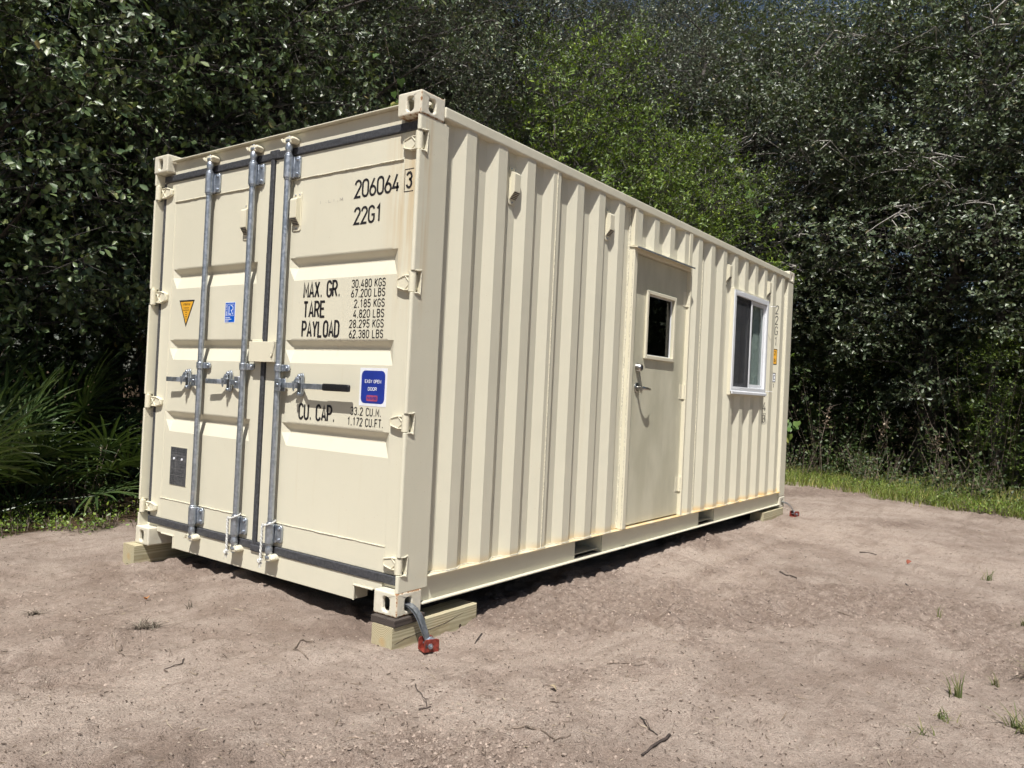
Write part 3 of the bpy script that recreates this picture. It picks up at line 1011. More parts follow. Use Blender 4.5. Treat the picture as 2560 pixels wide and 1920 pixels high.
# locking rods
XR = 0.022
def locking_rod(parent, y, handle_sign, grip, rope=False):
    g = MB()
    g.cyl((XR, y, 0.150), (XR, y, 2.472), 0.0170, 20)
    rod = g.build('locking_rod', 'galv', parent, smooth=50)
    # top and bottom bearing brackets: sleeve with a bolted ear towards the right
    for z0, z1 in ((2.282, 2.412), (0.206, 0.316)):
        b = MB()
        b.cyl((XR, y, z0), (XR, y, z1), 0.0255, 22)
        b.cyl((XR, y, z0 - 0.010), (XR, y, z1 + 0.010), 0.0215, 22)
        b.box(0.040, 0.056, y - 0.027, y + 0.027, z0 + 0.003, z1 - 0.003)
        b.prism([(-0.022, z0 + 0.010), (-0.062, z0 + 0.004), (-0.072, z0 + 0.016), (-0.072, z1 - 0.016), (-0.062, z1 - 0.004), (-0.022, z1 - 0.010)], 0.044, 0.0585, lambda u, v, w: (w, y + u, v))
        b.prism([(0.022, z0 + 0.010), (0.058, z0 + 0.006), (0.064, z0 + 0.018), (0.064, z1 - 0.018), (0.058, z1 - 0.006), (0.022, z1 - 0.010)], 0.046, 0.0585, lambda u, v, w: (w, y + u, v))
        b.build('rod_bracket', 'galv', parent, 0.003, 40)
        bt = MB()
        for zz in (z0 + 0.024, z1 - 0.024):
            bt.tube([(0.0445, y - 0.052, zz), (0.038, y - 0.052, zz), (0.035, y - 0.052, zz)], [0.0095, 0.009, 0.004], 10)
        bt.build('rivet', 'galv', parent, smooth=40)
    # cam ends with their keepers
    for z, s in ((2.472, 1), (0.150, -1)):
        c = MB()
        c.tube([(XR, y, z - s * 0.045), (XR, y, z - s * 0.02), (XR, y, z), (XR, y, z + s * 0.012)], [0.017, 0.0225, 0.020, 0.012], 16)
        zc = z + s * 0.022
        c.prism([(-0.020, -0.016), (0.010, -0.020), (0.030, -0.008), (0.026, 0.012), (0.004, 0.018), (-0.018, 0.012)], zc - 0.008, zc + 0.008, lambda u, v, w: (XR + v * 0.9, y + u, w))
        c.prism([(-0.008, -0.014), (0.012, -0.014), (0.016, 0.0), (0.010, 0.014), (-0.010, 0.012)], zc + s * 0.006, zc + s * 0.028, lambda u, v, w: (XR + 0.004 + v, y + u, w))
        c.build('cam', 'galv', parent, 0.003, 40)
        k = MB()
        k.prism([(-0.045, -0.006), (-0.052, 0.012), (-0.030, 0.026), (0.020, 0.028), (0.040, 0.018), (0.044, -0.004), (0.030, -0.012), (-0.030, -0.014)], 0.010, 0.0588, lambda u, v, w: (w, y + u, z + s * (0.018 + v)))
        k.prism([(-0.052, 0.0), (-0.060, 0.016), (-0.040, 0.020), (-0.032, 0.004)], -0.004, 0.03, lambda u, v, w: (w, y + u, z + s * (0.012 + v)))
        k.prism([(0.030, 0.002), (0.044, 0.012), (0.052, 0.024), (0.034, 0.028)], -0.006, 0.03, lambda u, v, w: (w, y + u, z + s * (0.008 + v)))
        k.build('cam_keeper', 'frame_paint', parent, 0.006, None, 2)
    # middle guide
    b = MB()
    b.cyl((XR, y, 1.181), (XR, y, 1.221), 0.0225, 20)
    b.prism([(-0.015, 1.183), (-0.050, 1.183), (-0.062, 1.190), (-0.062, 1.214), (-0.050, 1.221), (-0.015, 1.221)], 0.046, 0.0585, lambda u, v, w: (w, y + u, v))
    b.box(0.034, 0.0585, y - 0.024, y + 0.024, 1.182, 1.220)
    b.tube([(0.0465, y - 0.047, 1.203), (0.039, y - 0.047, 1.203), (0.036, y - 0.047, 1.203)], [0.009, 0.0085, 0.004], 10)
    b.build('rod_guide', 'galv', parent, 0.003, 40)
    # handle hub
    s = handle_sign
    hz = 1.106
    hy = y + s * 0.030
    hb = MB()
    hb.box(XR - 0.024, XR - 0.018, hy - 0.024, hy + 0.024, hz - 0.036, hz + 0.036)
    hb.box(XR + 0.010, XR + 0.016, hy - 0.024, hy + 0.024, hz - 0.036, hz + 0.036)
    hb.box(XR - 0.024, XR + 0.016, hy - s * 0.026, hy - s * 0.016, hz - 0.036, hz + 0.036)
    hb.cyl((XR - 0.030, hy, hz), (XR + 0.02, hy, hz), 0.0075, 12)
    hb.build('handle_hub', 'galv', parent, 0.004, 40)
    # cranked flat bar
    L = 0.330 if not grip else 0.575
    pl = [(0.0, 0.0), (0.06, 0.004), (0.125, 0.024), (0.155, 0.024), (0.215, -0.006), (L, -0.010)]
    hv = MB()
    ht = 0.030
    if grip:
        ht = 0.030
    prof = [(a, XR - 0.004 + q) for a, q in pl]
    pp = prof + [(a, q + 0.008) for a, q in prof[::-1]]
    hv.prism(pp, hz - ht / 2, hz + ht / 2, lambda u, v, w: (v, hy + s * u, w))
    hd = hv.build('door_handle', 'galv', parent, 0.002)
    if grip:
        q = prof[-1][1] + 0.004
        gm = MB()
        ys = [0.375, 0.379, 0.572, 0.578, 0.581]
        sc = [0.9, 1.0, 1.0, 0.92, 0.6]
        vs_, fs = [], []
        n = 20
        for yy, c in zip(ys, sc):
            for k in range(n):
                a = 2 * math.pi * k / n
                cx = math.copysign(abs(math.cos(a)) ** 0.6, math.cos(a)) * 0.0095 * c
                cz = math.copysign(abs(math.sin(a)) ** 0.5, math.sin(a)) * 0.0195 * c
                vs_.append((q + cx, hy + s * yy, hz + cz))
        for i in range(len(ys) - 1):
            for k in range(n):
                fs.append((i * n + k, i * n + (k + 1) % n, (i + 1) * n + (k + 1) % n, (i + 1) * n + k))
        fs.append(tuple(range(n)))
        fs.append(tuple((len(ys) - 1) * n + k for k in range(n)))
        gm.add(vs_, fs).build('handle_grip', 'grip', parent, smooth=50)
    # catch plate with its swinging latch
    cy = hy + s * 0.140
    c = MB()
    for x0, x1, g0 in ((0.050, 0.0585, 1.0), (0.040, 0.048, 0.86)):
        pts = [(0.019 * g0 * math.cos(math.radians(a)), 0.052 + 0.019 * g0 * math.sin(math.radians(a))) for a in range(0, 181, 20)] + [(0.019 * g0 * math.cos(math.radians(a)), -0.042 + 0.019 * g0 * math.sin(math.radians(a))) for a in range(180, 361, 20)]
        c.prism(pts, x0, x1, lambda u, v, w: (w, cy + u, hz + v))
    c.tube([(0.040, cy, hz + 0.052), (0.030, cy, hz + 0.052), (0.026, cy, hz + 0.052)], [0.013, 0.012, 0.006], 14)
    c.tube([(0.040, cy, hz - 0.046), (0.032, cy, hz - 0.046), (0.029, cy, hz - 0.046)], [0.011, 0.010, 0.005], 14)
    c.build('handle_catch', 'galv', parent, 0.0015, 40)
    l = MB()
    l.prism([(-0.014, 0.040), (-0.016, 0.030), (-0.024, 0.016), (0.026, 0.012), (0.020, 0.028), (0.010, 0.050)], 0.022, 0.028, lambda u, v, w: (w - 0.006 * (v < 0.03), cy + u, hz + v))
    l.box(0.006, 0.030, cy - 0.020, cy + 0.026, hz + 0.0165, hz + 0.0225)
    l.prism([(-0.012, 0.0165), (0.014, 0.0165), (0.009, -0.022), (0.002, -0.034), (-0.006, -0.022)], 0.001, 0.006, lambda u, v, w: (w, cy + u, hz + v))
    l.build('handle_latch', 'galv', parent, 0.0015)
RY = (1.813, 1.366, 1.036)
locking_rod(doorL, RY[0], 1, False)
locking_rod(doorL, RY[1], 1, False)
locking_rod(doorR, RY[2], -1, True)

# lock box over the door gap
mb = MB()
mb.box(0.006, 0.011, 1.058, 1.297, 1.232, 1.350)
mb.box(0.011, 0.058, 1.058, 1.063, 1.232, 1.350)
mb.box(0.011, 0.058, 1.1235, 1.129, 1.232, 1.350)
mb.box(0.011, 0.058, 1.292, 1.297, 1.232, 1.350)
mb.box(0.011, 0.050, 1.0635, 1.2915, 1.343, 1.350)
mb.build('lock_box', 'frame_paint', doorR, 0.004)
mb = MB()
mb.tube([(0.004, 1.064, 1.350), (0.002, 1.060, 1.325), (0.004, 1.066, 1.300), (0.002, 1.071, 1.275), (0.001, 1.079, 1.262), (0.003, 1.084, 1.278), (0.006, 1.084, 1.292)], 0.0045, 8)
mb.build('weld_bead', 'weld', doorR, smooth=60)
MB().box(0.028, 0.033, 1.205, 1.300, 1.344, 1.364).build('lock_box_tab', 'frame_paint', doorL, 0.003)

# vents on the doors
def vent(parent, fn, mat='frame_paint'):
    """fn(a, d, z): a across, d out of the wall, z up; about 0.075 wide"""
    f = MB()
    pts = [(-0.034, -0.105), (-0.026, -0.112), (0.026, -0.112), (0.034, -0.105), (0.034, 0.100), (0.026, 0.107), (-0.026, 0.107), (-0.034, 0.100)]
    f.prism(pts, 0.0, 0.005, lambda u, v, w: fn(u, w, v))
    v_ = f.build('vent', mat, parent, 0.0015)
    b = MB()
    side = [(0.004, 0.078), (0.030, 0.070), (0.036, 0.060), (0.036, -0.040), (0.006, -0.082), (0.004, -0.082)]
    b.prism(side, -0.028, 0.028, lambda u, v, w: fn(w, u, v))
    hood = b.build('vent_hood', mat, parent, 0.003)
    l = MB()
    for i in range(5):
        t = (i + 0.6) / 5.4
        u, v = 0.036 - 0.030 * t, -0.040 - 0.042 * t
        l.prism([(u - 0.001, v - 0.004), (u + 0.0025, v - 0.0015), (u + 0.0025, v + 0.0005), (u - 0.001, v)], -0.024, 0.024, lambda a, c, w: fn(w, a, c))
    l.build('vent_louvre', 'plate_dark', parent)
    r = MB()
    for a, z in ((-0.018, 0.094), (0.018, 0.094), (0.0, -0.097)):
        r.tube([fn(a, 0.004, z), fn(a, 0.008, z), fn(a, 0.010, z)], [0.005, 0.0045, 0.002], 8)
    r.build('rivet', 'galv', parent, smooth=40)
xp = DP + 0.004
vent(doorR, lambda a, d, z: (xp - d, 0.985 - a, 2.095 + z))
vent(doorL, lambda a, d, z: (xp - d, 1.452 - a, 2.080 + z))

# stencilled lettering (painted film just proud of the panel)
def door_text(s, y0, y1, z0, h, t=0.135, gap=0.17, x=None, parent=None, mat='black'):
    X = (DP + 0.004 - 0.0012) if x is None else x
    mb = MB()
    letter_run(s, -y0, -y1, z0, h, t, mb, lambda u, v: (X, -u, v), gap)
    return mb.build('lettering', mat, parent or doorR)
door_text('206064', 0.512, 0.190, 2.118, 0.100, 0.125, 0.14)
door_text('3', 0.131, 0.098, 2.126, 0.088, 0.14, x=DP - 0.0012)
mb = MB()
place = lambda u, v: (DP - 0.0010, -u, v)
for ln in ([(-0.146, 2.226), (-0.084, 2.226)], [(-0.146, 2.113), (-0.084, 2.113)], [(-0.146, 2.226), (-0.146, 2.113)]):
    ribbon(mb, ln, 0.004, place)
mb.build('lettering', 'black', doorR)
door_text('22G1', 0.508, 0.306, 1.976, 0.096, 0.13, 0.15)
door_text('MAX. GR.', 0.893, 0.594, 1.595, 0.096, 0.14)
door_text('TARE', 0.888, 0.712, 1.485, 0.096, 0.14)
door_text('PAYLOAD', 0.893, 0.590, 1.376, 0.096, 0.14)
for s, a, z in (('30,480 KGS', 0.502, 1.640), ('67,200 LBS', 0.503, 1.589), ('2,185 KGS', 0.476, 1.534), ('4,820 LBS', 0.479, 1.480), ('28,295 KGS', 0.506, 1.427), ('62,380 LBS', 0.505, 1.373)):
    door_text(s, a, 0.252, z, 0.045, 0.125, 0.20)
door_text('CU. CAP.', 0.884, 0.588, 0.917, 0.094, 0.14)
door_text('33.2 CU.M.', 0.464, 0.236, 0.967, 0.044, 0.125, 0.20)
door_text('1,172 CU.FT.', 0.484, 0.218, 0.911, 0.045, 0.125, 0.20)
# ghost of an older stencil
door_text('I .LI.M', 0.800, 0.610, 2.118, 0.018, 0.2, 0.35, mat=simple('worn grey ink', (0.50, 0.47, 0.40), 0.6))

def rrect(w, h, r, n=6):
    pts = []
    for cx, cy, a0 in ((w / 2 - r, h / 2 - r, 0), (-w / 2 + r, h / 2 - r, 90), (-w / 2 + r, -h / 2 + r, 180), (w / 2 - r, -h / 2 + r, 270)):
        pts += [(cx + r * math.cos(math.radians(a0 + 90 * i / n)), cy + r * math.sin(math.radians(a0 + 90 * i / n))) for i in range(n + 1)]
    return pts
def sticker(parent, name, pts, yc, zc, depth, mat, x=None):
    X = DP + 0.004 if x is None else x
    mb = MB()
    mb.prism(pts, X - depth, X + 0.0005, lambda u, v, w: (w, yc - u, zc + v))
    return mb.build(name, mat, parent)
# blue instruction sign
sticker(doorR, 'sign_sheet', rrect(0.199, 0.198, 0.002), 0.305, 1.119, 0.0010, 'white')
sticker(doorR, 'sign_field', rrect(0.173, 0.170, 0.026), 0.305, 1.119, 0.0016, 'blue')
XS = DP + 0.004 - 0.0022
def serif_text(s, y0, y1, z0, h):
    mb = MB()
    pl = lambda u, v: (XS, -u, v)
    letter_run(s, -y0, -y1, z0, h, 0.16, mb, pl, 0.16)
    return mb.build('lettering', 'white', doorR)
serif_text('EASY OPEN', 0.364, 0.247, 1.139, 0.0185)
serif_text('DOOR', 0.339, 0.276, 1.100, 0.0185)
sticker(doorR, 'sign_badge', rrect(0.082, 0.031, 0.006), 0.308, 1.061, 0.0021, 'red_print')
mb = MB()
letter_run('PATENTED', -0.342, -0.275, 1.054, 0.014, 0.2, mb, lambda u, v: (DP + 0.004 - 0.0027, -u, v), 0.16)
mb.build('lettering', 'blue', doorR)
# amber warning triangle
sticker(doorL, 'warning_triangle', [(-0.088, 0.087), (0.088, 0.087), (0.0, -0.088)], 2.067, 1.536, 0.0010, 'black')
sticker(doorL, 'triangle_field', [(-0.073, 0.076), (0.073, 0.076), (0.0, -0.066)], 2.067, 1.536, 0.0016, 'yellow')
mb = MB()
pl = lambda u, v: (DP + 0.004 - 0.0021, -u, v)
brown = simple('brown print', (0.10, 0.05, 0.02), 0.5)
letter_run('ATTENTION', -2.104, -2.028, 1.588, 0.013, 0.18, mb, pl, 0.12)
for i, (a, n) in enumerate(((0.031, 'v'), (0.036, 'v'), (0.011, 'v'), (0.010, 'v'), (0.014, 'v'), (0.011, 'v'))):
    z = 1.572 - i * 0.0145
    k = max(2, int(a / 0.0045))
    for j in range(k):
        u = -2.067 - a + 2 * a * j / (k - 0.0)
        ribbon(mb, [(u, z), (u + 2 * a / k * 0.72, z)], 0.0052, pl)
mb.build('lettering', brown, doorL)
# blue certification label
sticker(doorL, 'certificate_label', rrect(0.106, 0.128, 0.001), 1.587, 1.533, 0.0010, 'white')
sticker(doorL, 'label_field', rrect(0.097, 0.119, 0.001), 1.587, 1.533, 0.0016, 'lrblue')
mb = MB()
pl = lambda u, v: (DP + 0.004 - 0.0021, -u, v)
for ln in ([(-1.610, 1.583), (-1.546, 1.583)], [(-1.610, 1.512), (-1.546, 1.512)], [(-1.610, 1.583), (-1.610, 1.512)], [(-1.546, 1.583), (-1.546, 1.512)]):
    ribbon(mb, ln, 0.0022, pl)
ribbon(mb, [(-1.597, 1.574), (-1.597, 1.522), (-1.574, 1.522)], 0.0062, pl)
ribbon(mb, [(-1.582, 1.574), (-1.571, 1.574), (-1.562, 1.570), (-1.557, 1.562), (-1.558, 1.552), (-1.566, 1.546), (-1.578, 1.546)], 0.0055, pl)
ribbon(mb, [(-1.574, 1.546), (-1.558, 1.520)], 0.0062, pl)
letter_run('CERTIFIED', 1.513, 1.582, -0.0, 0.012, 0.2, mb, lambda u, v: (DP + 0.004 - 0.0021, 1.617 + 0.012 - v, u), 0.16)
for z, a in ((1.500, 0.048), (1.490, 0.064), (1.480, 0.034)):
    k = int(a / 0.0048)
    for j in range(k):
        u = -1.630 + a * j / k
        ribbon(mb, [(u, z), (u + 0.0036, z)], 0.0055, pl)
mb.build('lettering', 'white', doorL)
# grey data plate riveted on
sticker(doorL, 'plate_backing', rrect(0.196, 0.252, 0.001), 2.066, 0.543, 0.0015, 'frame_paint')
sticker(doorL, 'data_plate', rrect(0.186, 0.245, 0.001), 2.068, 0.541, 0.0030, 'plate')
mb = MB()
XPL = DP + 0.004 - 0.0035
pl = lambda u, v: (XPL, -u, v)
rr = random.Random(5)
for i, (z, a, b) in enumerate(((0.650, -2.150, -1.990), (0.638, -2.140, -2.000), (0.622, -2.120, -2.030), (0.600, -2.09, -2.03), (0.590, -2.09, -2.05), (0.570, -2.15, -2.11), (0.555, -2.05, -1.98), (0.540, -2.05, -2.0), (0.498, -2.14, -2.02), (0.489, -2.14, -2.05), (0.474, -2.155, -2.10), (0.463, -2.155, -2.09), (0.452, -2.155, -2.10), (0.441, -2.155, -2.09), (0.430, -2.155, -2.10), (0.475, -2.07, -2.00))):
    u = a
    while u < b:
        w = rr.uniform(0.008, 0.024)
        ribbon(mb, [(u, z), (min(u + w, b), z)], 0.0045, pl)
        u += w + 0.005
mb.build('lettering', 'plate_dark', doorL)
mb = MB()
ribbon(mb, [(-2.098, 0.660), (-2.098, 0.424)], 0.0022, pl)
for z in (0.612, 0.58, 0.525, 0.482):
    ribbon(mb, [(-2.155, z), (-1.985, z)], 0.0012, pl)
mb.build('lettering', 'plate_light', doorL)
mb = MB()
for y in (2.117, 2.026):
    mb.tube([(XPL + 0.001, y, 0.588), (XPL - 0.004, y, 0.588), (XPL - 0.006, y, 0.588)], [0.0085, 0.008, 0.004], 12)
mb.build('rivet', 'white', doorL, smooth=40)

# ---------------- long side
RIB0, PITCH, DEPTH = 0.400, 0.278, 0.036
def prof_pts(x0, x1):
    """corrugation between x0 and x1 as (x, y)"""
    pts = []
    for k in range(-2, 24):
        c = RIB0 + PITCH * k
        pts += [(c - 0.105, DEPTH), (c - 0.040, 0.0), (c + 0.040, 0.0), (c + 0.105, DEPTH)]
    def yat(x):
        for (a, ya), (b, yb) in zip(pts[:-1], pts[1:]):
            if a <= x <= b:
                return ya + (yb - ya) * (x - a) / (b - a)
    return [(x0, yat(x0))] + [p for p in pts if x0 + 1e-4 < p[0] < x1 - 1e-4] + [(x1, yat(x1))]
def corrugated(x0, x1, z0, z1, name='side_panel', yo=0.0, sy=1, mat='paint', parent=box):
    P = prof_pts(x0, x1)
    n = len(P)
    Y = lambda y: yo + sy * (y + 0.001)
    vs_ = [(x, Y(y), z0) for x, y in P] + [(x, Y(y), z1) for x, y in P]
    fs = [(i, i + 1, n + i + 1, n + i) for i in range(n - 1)]
    return MB().add(vs_, fs).build(name, mat, parent, 0.007, None, 3)
SZ0, SZ1 = 0.178, 2.500
SEAM = [0.214, 1.239, 2.351 - 0.1]
corrugated(0.210, 1.2390, SZ0, SZ1)
corrugated(1.2395, 2.252, SZ0, SZ1)
corrugated(2.31, 3.222, 2.225, SZ1)
corrugated(3.300, 3.597, SZ0, SZ1)
corrugated(3.5975, 4.232, SZ0, SZ1)
corrugated(4.2325, 5.235, 2.175, SZ1)
corrugated(4.2325, 5.235, SZ0, 1.200)
corrugated(5.2355, 5.870, SZ0, SZ1)
# butt seams between sheets
mb = MB()
for x in (1.233, 3.594):
    yy = prof_pts(x, x + 0.01)[0][1]
    mb.box(x, x + 0.007, yy - 0.0035, yy + 0.004, SZ0 + 0.004, SZ1 - 0.006)
mb.build('seam', 'weld', box)
corrugated(0.21, 5.87, SZ0, SZ1, 'side_panel', LY, -1, 'paint_plain')
# rails
MB().box(0.176, LX - 0.176, -0.006, 0.055, 2.497, 2.557).build('top_rail', 'paint', box, 0.008, seg=3)
MB().box(0.176, LX - 0.176, LY - 0.055, LY - 0.003, 2.497, 2.557).build('top_rail', 'paint_plain', box, 0.006)
def bottom_rail(y0, sy, mat):
    mb = MB()
    Y = lambda d: y0 + sy * d
    segs = [(0.176, 1.680), (2.040, 3.720), (4.075, LX - 0.176)]
    for a, b in segs:
        mb.box(a, b, Y(0.024), Y(0.030), 0.044, 0.170)
    mb.box(0.219, LX - 0.196, Y(-0.008), Y(0.070), 0.1705, 0.177)
    mb.box(0.180, LX - 0.180, Y(-0.006), Y(0.050), 0.036, 0.0435)
    for a, b in segs[:-1]:
        pass
    for x in (1.680, 2.034, 3.720, 4.069):
        mb.box(x, x + 0.006, Y(0.031), Y(0.36), 0.0445, 0.170)
    for a, b in ((1.6865, 2.0335), (3.7265, 4.0685)):
        mb.box(a, b, Y(0.051), Y(0.36), 0.062, 0.067)
    return mb.build('bottom_rail', mat, box, 0.0015)
bottom_rail(0.0, 1, 'paint')
bottom_rail(LY, -1, 'paint_plain')
# weld along the foot of the corrugation
rnd = random.Random(8)
mb = MB()
P = prof_pts(0.22, 5.86)
pts = []
for (a, ya), (b, yb) in zip(P[:-1], P[1:]):
    pts.append((a, ya - 0.003 + rnd.uniform(-.001, .001), 0.179 + rnd.uniform(-.001, .001)))
pts = [p for p in pts if not (2.2 < p[0] < 3.32)]
for grp in ([p for p in pts if p[0] < 2.2], [p for p in pts if p[0] > 3.3]):
    mb.tube(grp, [0.0035 + rnd.uniform(0, .002) for _ in grp], 6)
mb.build('weld_bead', 'weld', box, smooth=60)
# floor with cross members, roof, far end wall
MB().box(0.17, LX - 0.1, 0.08, LY - 0.08, 0.150, 0.176).build('floor', 'dark_in', box)
x = 0.35
while x < 5.9:
    if not (1.6 < x < 2.12 or 3.64 < x < 4.15):
        MB().box(x, x + 0.045, 0.075, LY - 0.075, 0.040, 0.149).build('cross_member', 'steel_under', box)
    x += 0.32
corr = MB()
nr = 90
for i in range(nr):
    pass
MB().box(0.10, LX - 0.10, 0.056, LY - 0.056, 2.535, 2.546).build('roof', 'paint_plain', box)
MB().box(LX - 0.07, LX - 0.04, 0.061, LY - 0.061, 0.177, 2.534).build('end_wall', 'paint_plain', box)
MB().box(LX - 0.10, LX - 0.035, 0.165, LY - 0.165, 0.012, 0.170).build('end_sill', 'paint_plain', box)
# vents on the long side
for k in (1, 5, 13, 17):
    xc = RIB0 + PITCH * k + PITCH / 2
    vent(box, lambda a, d, z, xc=xc: (xc + a, DEPTH - d * 1.12, 2.312 + z))

# ---------------- entry door set into the long side
YS = 0.030
mb = MB()
mb.box(2.252, 2.302, -0.016, 0.070, 0.178, 2.215)
mb.box(3.276, 3.304, -0.002, 0.070, 0.178, 2.215)
mb.box(2.3025, 3.2755, -0.004, 0.070, 2.186, 2.214)
fr = mb.build('door_frame', 'frame_paint', box, 0.003)
# stop behind the slab edge, sill plate
mb = MB().box(2.303, 2.315, 0.012, 0.0285, 0.186, 2.184)
mb.build('frame_stop', 'frame_paint', fr)
MB().box(2.262, 2.305, -0.003, 0.034, 2.2255, 2.496).build('header_trim', 'frame_paint', fr, 0.003)
MB().box(3.223, 3.285, -0.004, 0.034, 2.2255, 2.496).build('header_trim', 'frame_paint', fr, 0.003)
rnd = random.Random(12)
mb = MB()
pts = [(2.249 + rnd.uniform(-.002, .002), 0.033 - 0.001, 0.185 + i * 0.04) for i in range(58)]
mb.tube(pts, [0.005 + rnd.uniform(0, .004) for _ in pts], 6)
pts = [(2.250 + rnd.uniform(-.001, .001), -0.004 + rnd.uniform(-.002, .002), 0.185 + i * 0.05) for i in range(41)]
mb.tube(pts, [0.0025 + rnd.uniform(0, .002) for _ in pts], 6)
mb.build('weld_bead', 'weld', fr, smooth=60)
MB().prism([(-0.042, 2.206), (-0.042, 2.213), (0.03, 2.2245), (0.03, 2.2155)], 2.243, 3.262, lambda u, v, w: (w, u, v)).build('drip_cap', 'frame_paint', box, 0.001)
MB().box(2.243, 3.262, -0.0445, -0.0425, 2.203, 2.2145).build('drip_edge', 'galv', box)

mb = MB()
gx0, gx1, gz0, gz1 = 2.572, 3.030, 1.450, 1.916
mb.box(2.304, gx0, YS, YS + 0.045, 0.188, 2.182)
mb.box(gx1, 3.273, YS, YS + 0.045, 0.188, 2.182)
mb.box(gx0 + 0.0003, gx1 - 0.0003, YS, YS + 0.045, 0.188, gz0)
mb.box(gx0 + 0.0003, gx1 - 0.0003, YS, YS + 0.045, gz1, 2.182)
slab = MB()
slab.f, slab.v = [], []
# one clean face with an opening
vs_ = []
for y in (YS, YS + 0.045):
    vs_ += [(2.304, y, 0.188), (3.273, y, 0.188), (3.273, y, 2.182), (2.304, y, 2.182), (gx0, y, gz0), (gx1, y, gz0), (gx1, y, gz1), (gx0, y, gz1)]
fs = []
for o in (0, 8):
    fs += [(o, o + 1, o + 5, o + 4), (o + 1, o + 2, o + 6, o + 5), (o + 2, o + 3, o + 7, o + 6), (o + 3, o, o + 4, o + 7)]
for a, b in ((0, 1), (1, 2), (2, 3), (3, 0), (4, 5), (5, 6), (6, 7), (7, 4)):
    fs.append((a, b, b + 8, a + 8))
slab.add(vs_, fs)
edoor = slab.build('entry_door', 'door_tan', box, 0.0015)
edoor['label'] = 'plain tan steel entry door with a small dark window and lever'
mb = MB()
fx0, fx1, fz0, fz1 = 2.545, 3.057, 1.424, 1.942
b_ = 0.029
def mitre_frame(mb, x0, x1, z0, z1, wd, y0, y1):
    o = [(x0, z0), (x1, z0), (x1, z1), (x0, z1)]
    i = [(x0 + wd, z0 + wd), (x1 - wd, z0 + wd), (x1 - wd, z1 - wd), (x0 + wd, z1 - wd)]
    for k in range(4):
        j = (k + 1) % 4
        q = [o[k], o[j], i[j], i[k]]
        mb.prism(q, y0, y1, lambda u, v, w: (u, w, v))
mitre_frame(mb, fx0, fx1, fz0, fz1, b_, 0.012, YS + 0.0005)
mb.build('glazing_frame', 'frame_paint', edoor, 0.004)
MB().box(gx0, gx1, YS + 0.018, YS + 0.024, gz0, gz1).build('pane', 'glass_door', edoor)
mb = MB()
mitre_frame(mb, gx0 - 0.002, gx1 + 0.002, gz0 - 0.002, gz1 + 0.002, 0.012, YS + 0.010, YS + 0.0175)
mb.build('glazing_bead', 'vinyl_frame', edoor)
# deadbolt, lever
mb = MB()
xd = 2.455
mb.tube([(xd, YS + 0.0005, 1.352), (xd, YS - 0.006, 1.352), (xd, YS - 0.034, 1.352), (xd, YS - 0.040, 1.352)], [0.034, 0.033, 0.026, 0.022], 28)
mb.build('deadbolt', 'satin', edoor, smooth=35)
mb = MB()
mb.cyl((xd, YS - 0.0395, 1.352), (xd, YS - 0.0425, 1.352), 0.015, 20)
mb.build('keyhole', 'plate_dark', edoor, smooth=35)
mb = MB()
zl = 1.203
mb.tube([(xd, YS + 0.0005, zl), (xd, YS - 0.008, zl), (xd, YS - 0.012, zl)], [0.036, 0.036, 0.028], 28)
mb.tube([(xd, YS - 0.010, zl), (xd, YS - 0.045, zl)], [0.014, 0.012], 16)
vs_, fs = [], []
path = [(0.0, 0.046, 0.013), (0.020, 0.056, 0.013), (0.045, 0.062, 0.012), (0.080, 0.062, 0.011), (0.112, 0.058, 0.010), (0.122, 0.052, 0.008)]
n = 12
for a, d, r in path:
    for k in range(n):
        t = 2 * math.pi * k / n
        vs_.append((xd + a, YS - d + math.cos(t) * r * 0.75, zl - 0.002 - 0.05 * a + math.sin(t) * r))
for i in range(len(path) - 1):
    for k in range(n):
        fs.append((i * n + k, i * n + (k + 1) % n, (i + 1) * n + (k + 1) % n, (i + 1) * n + k))
fs += [tuple(range(n)), tuple((len(path) - 1) * n + k for k in range(n))]
mb.add(vs_, fs)
mb.build('lever_handle', 'satin', edoor, smooth=45)
for zc in (1.955, 1.195, 0.435):
    mb = MB()
    mb.box(3.215, 3.272, YS - 0.003, YS + 0.0005, zc - 0.060, zc + 0.060)
    for i in range(5):
        mb.cyl((3.274, YS - 0.016, zc - 0.060 + i * 0.0242), (3.274, YS - 0.016, zc - 0.060 + i * 0.0242 + 0.0228), 0.0085, 12)
    mb.box(3.266, 3.274, YS - 0.016, YS, zc - 0.060, zc + 0.060)
    mb.build('hinge', 'frame_paint', edoor, smooth=40)

# ---------------- window
wx0, wx1, wz0, wz1 = 4.234, 5.188, 1.226, 2.170
mb = MB()
mb.box(wx0 - 0.008, wx0 - 0.0005, -0.014, 0.06, 1.196, 2.186)
mb.box(wx1 + 0.0005, wx1 + 0.030, -0.010, 0.06, 1.196, 2.186)
mb.box(wx0, wx1, -0.014, 0.06, 1.196, wz0 - 0.0005)
mb.box(wx0, wx1, -0.014, 0.06, wz1 + 0.0005, 2.186)
mb.build('window_surround', 'frame_paint', box, 0.003)
mb = MB()
mitre_frame(mb, wx0, wx1, wz0, wz1, 0.048, -0.022, 0.070)
win = mb.build('window', 'vinyl_frame', box, 0.004)
win['label'] = 'white vinyl sliding window with insect screen'
MB().prism([(-0.034, wz0 - 0.020), (-0.034, wz0 + 0.004), (-0.0225, wz0 + 0.012), (-0.0225, wz0 - 0.020)], wx0, wx1, lambda u, v, w: (w, u, v)).build('window_sill', 'vinyl_frame', win, 0.002)
xm = 4.725
mb = MB()
mitre_frame(mb, xm, wx1 - 0.0485, wz0 + 0.0485, wz1 - 0.0485, 0.034, 0.000, 0.026)
mb.build('sash', 'vinyl_frame', win, 0.003)
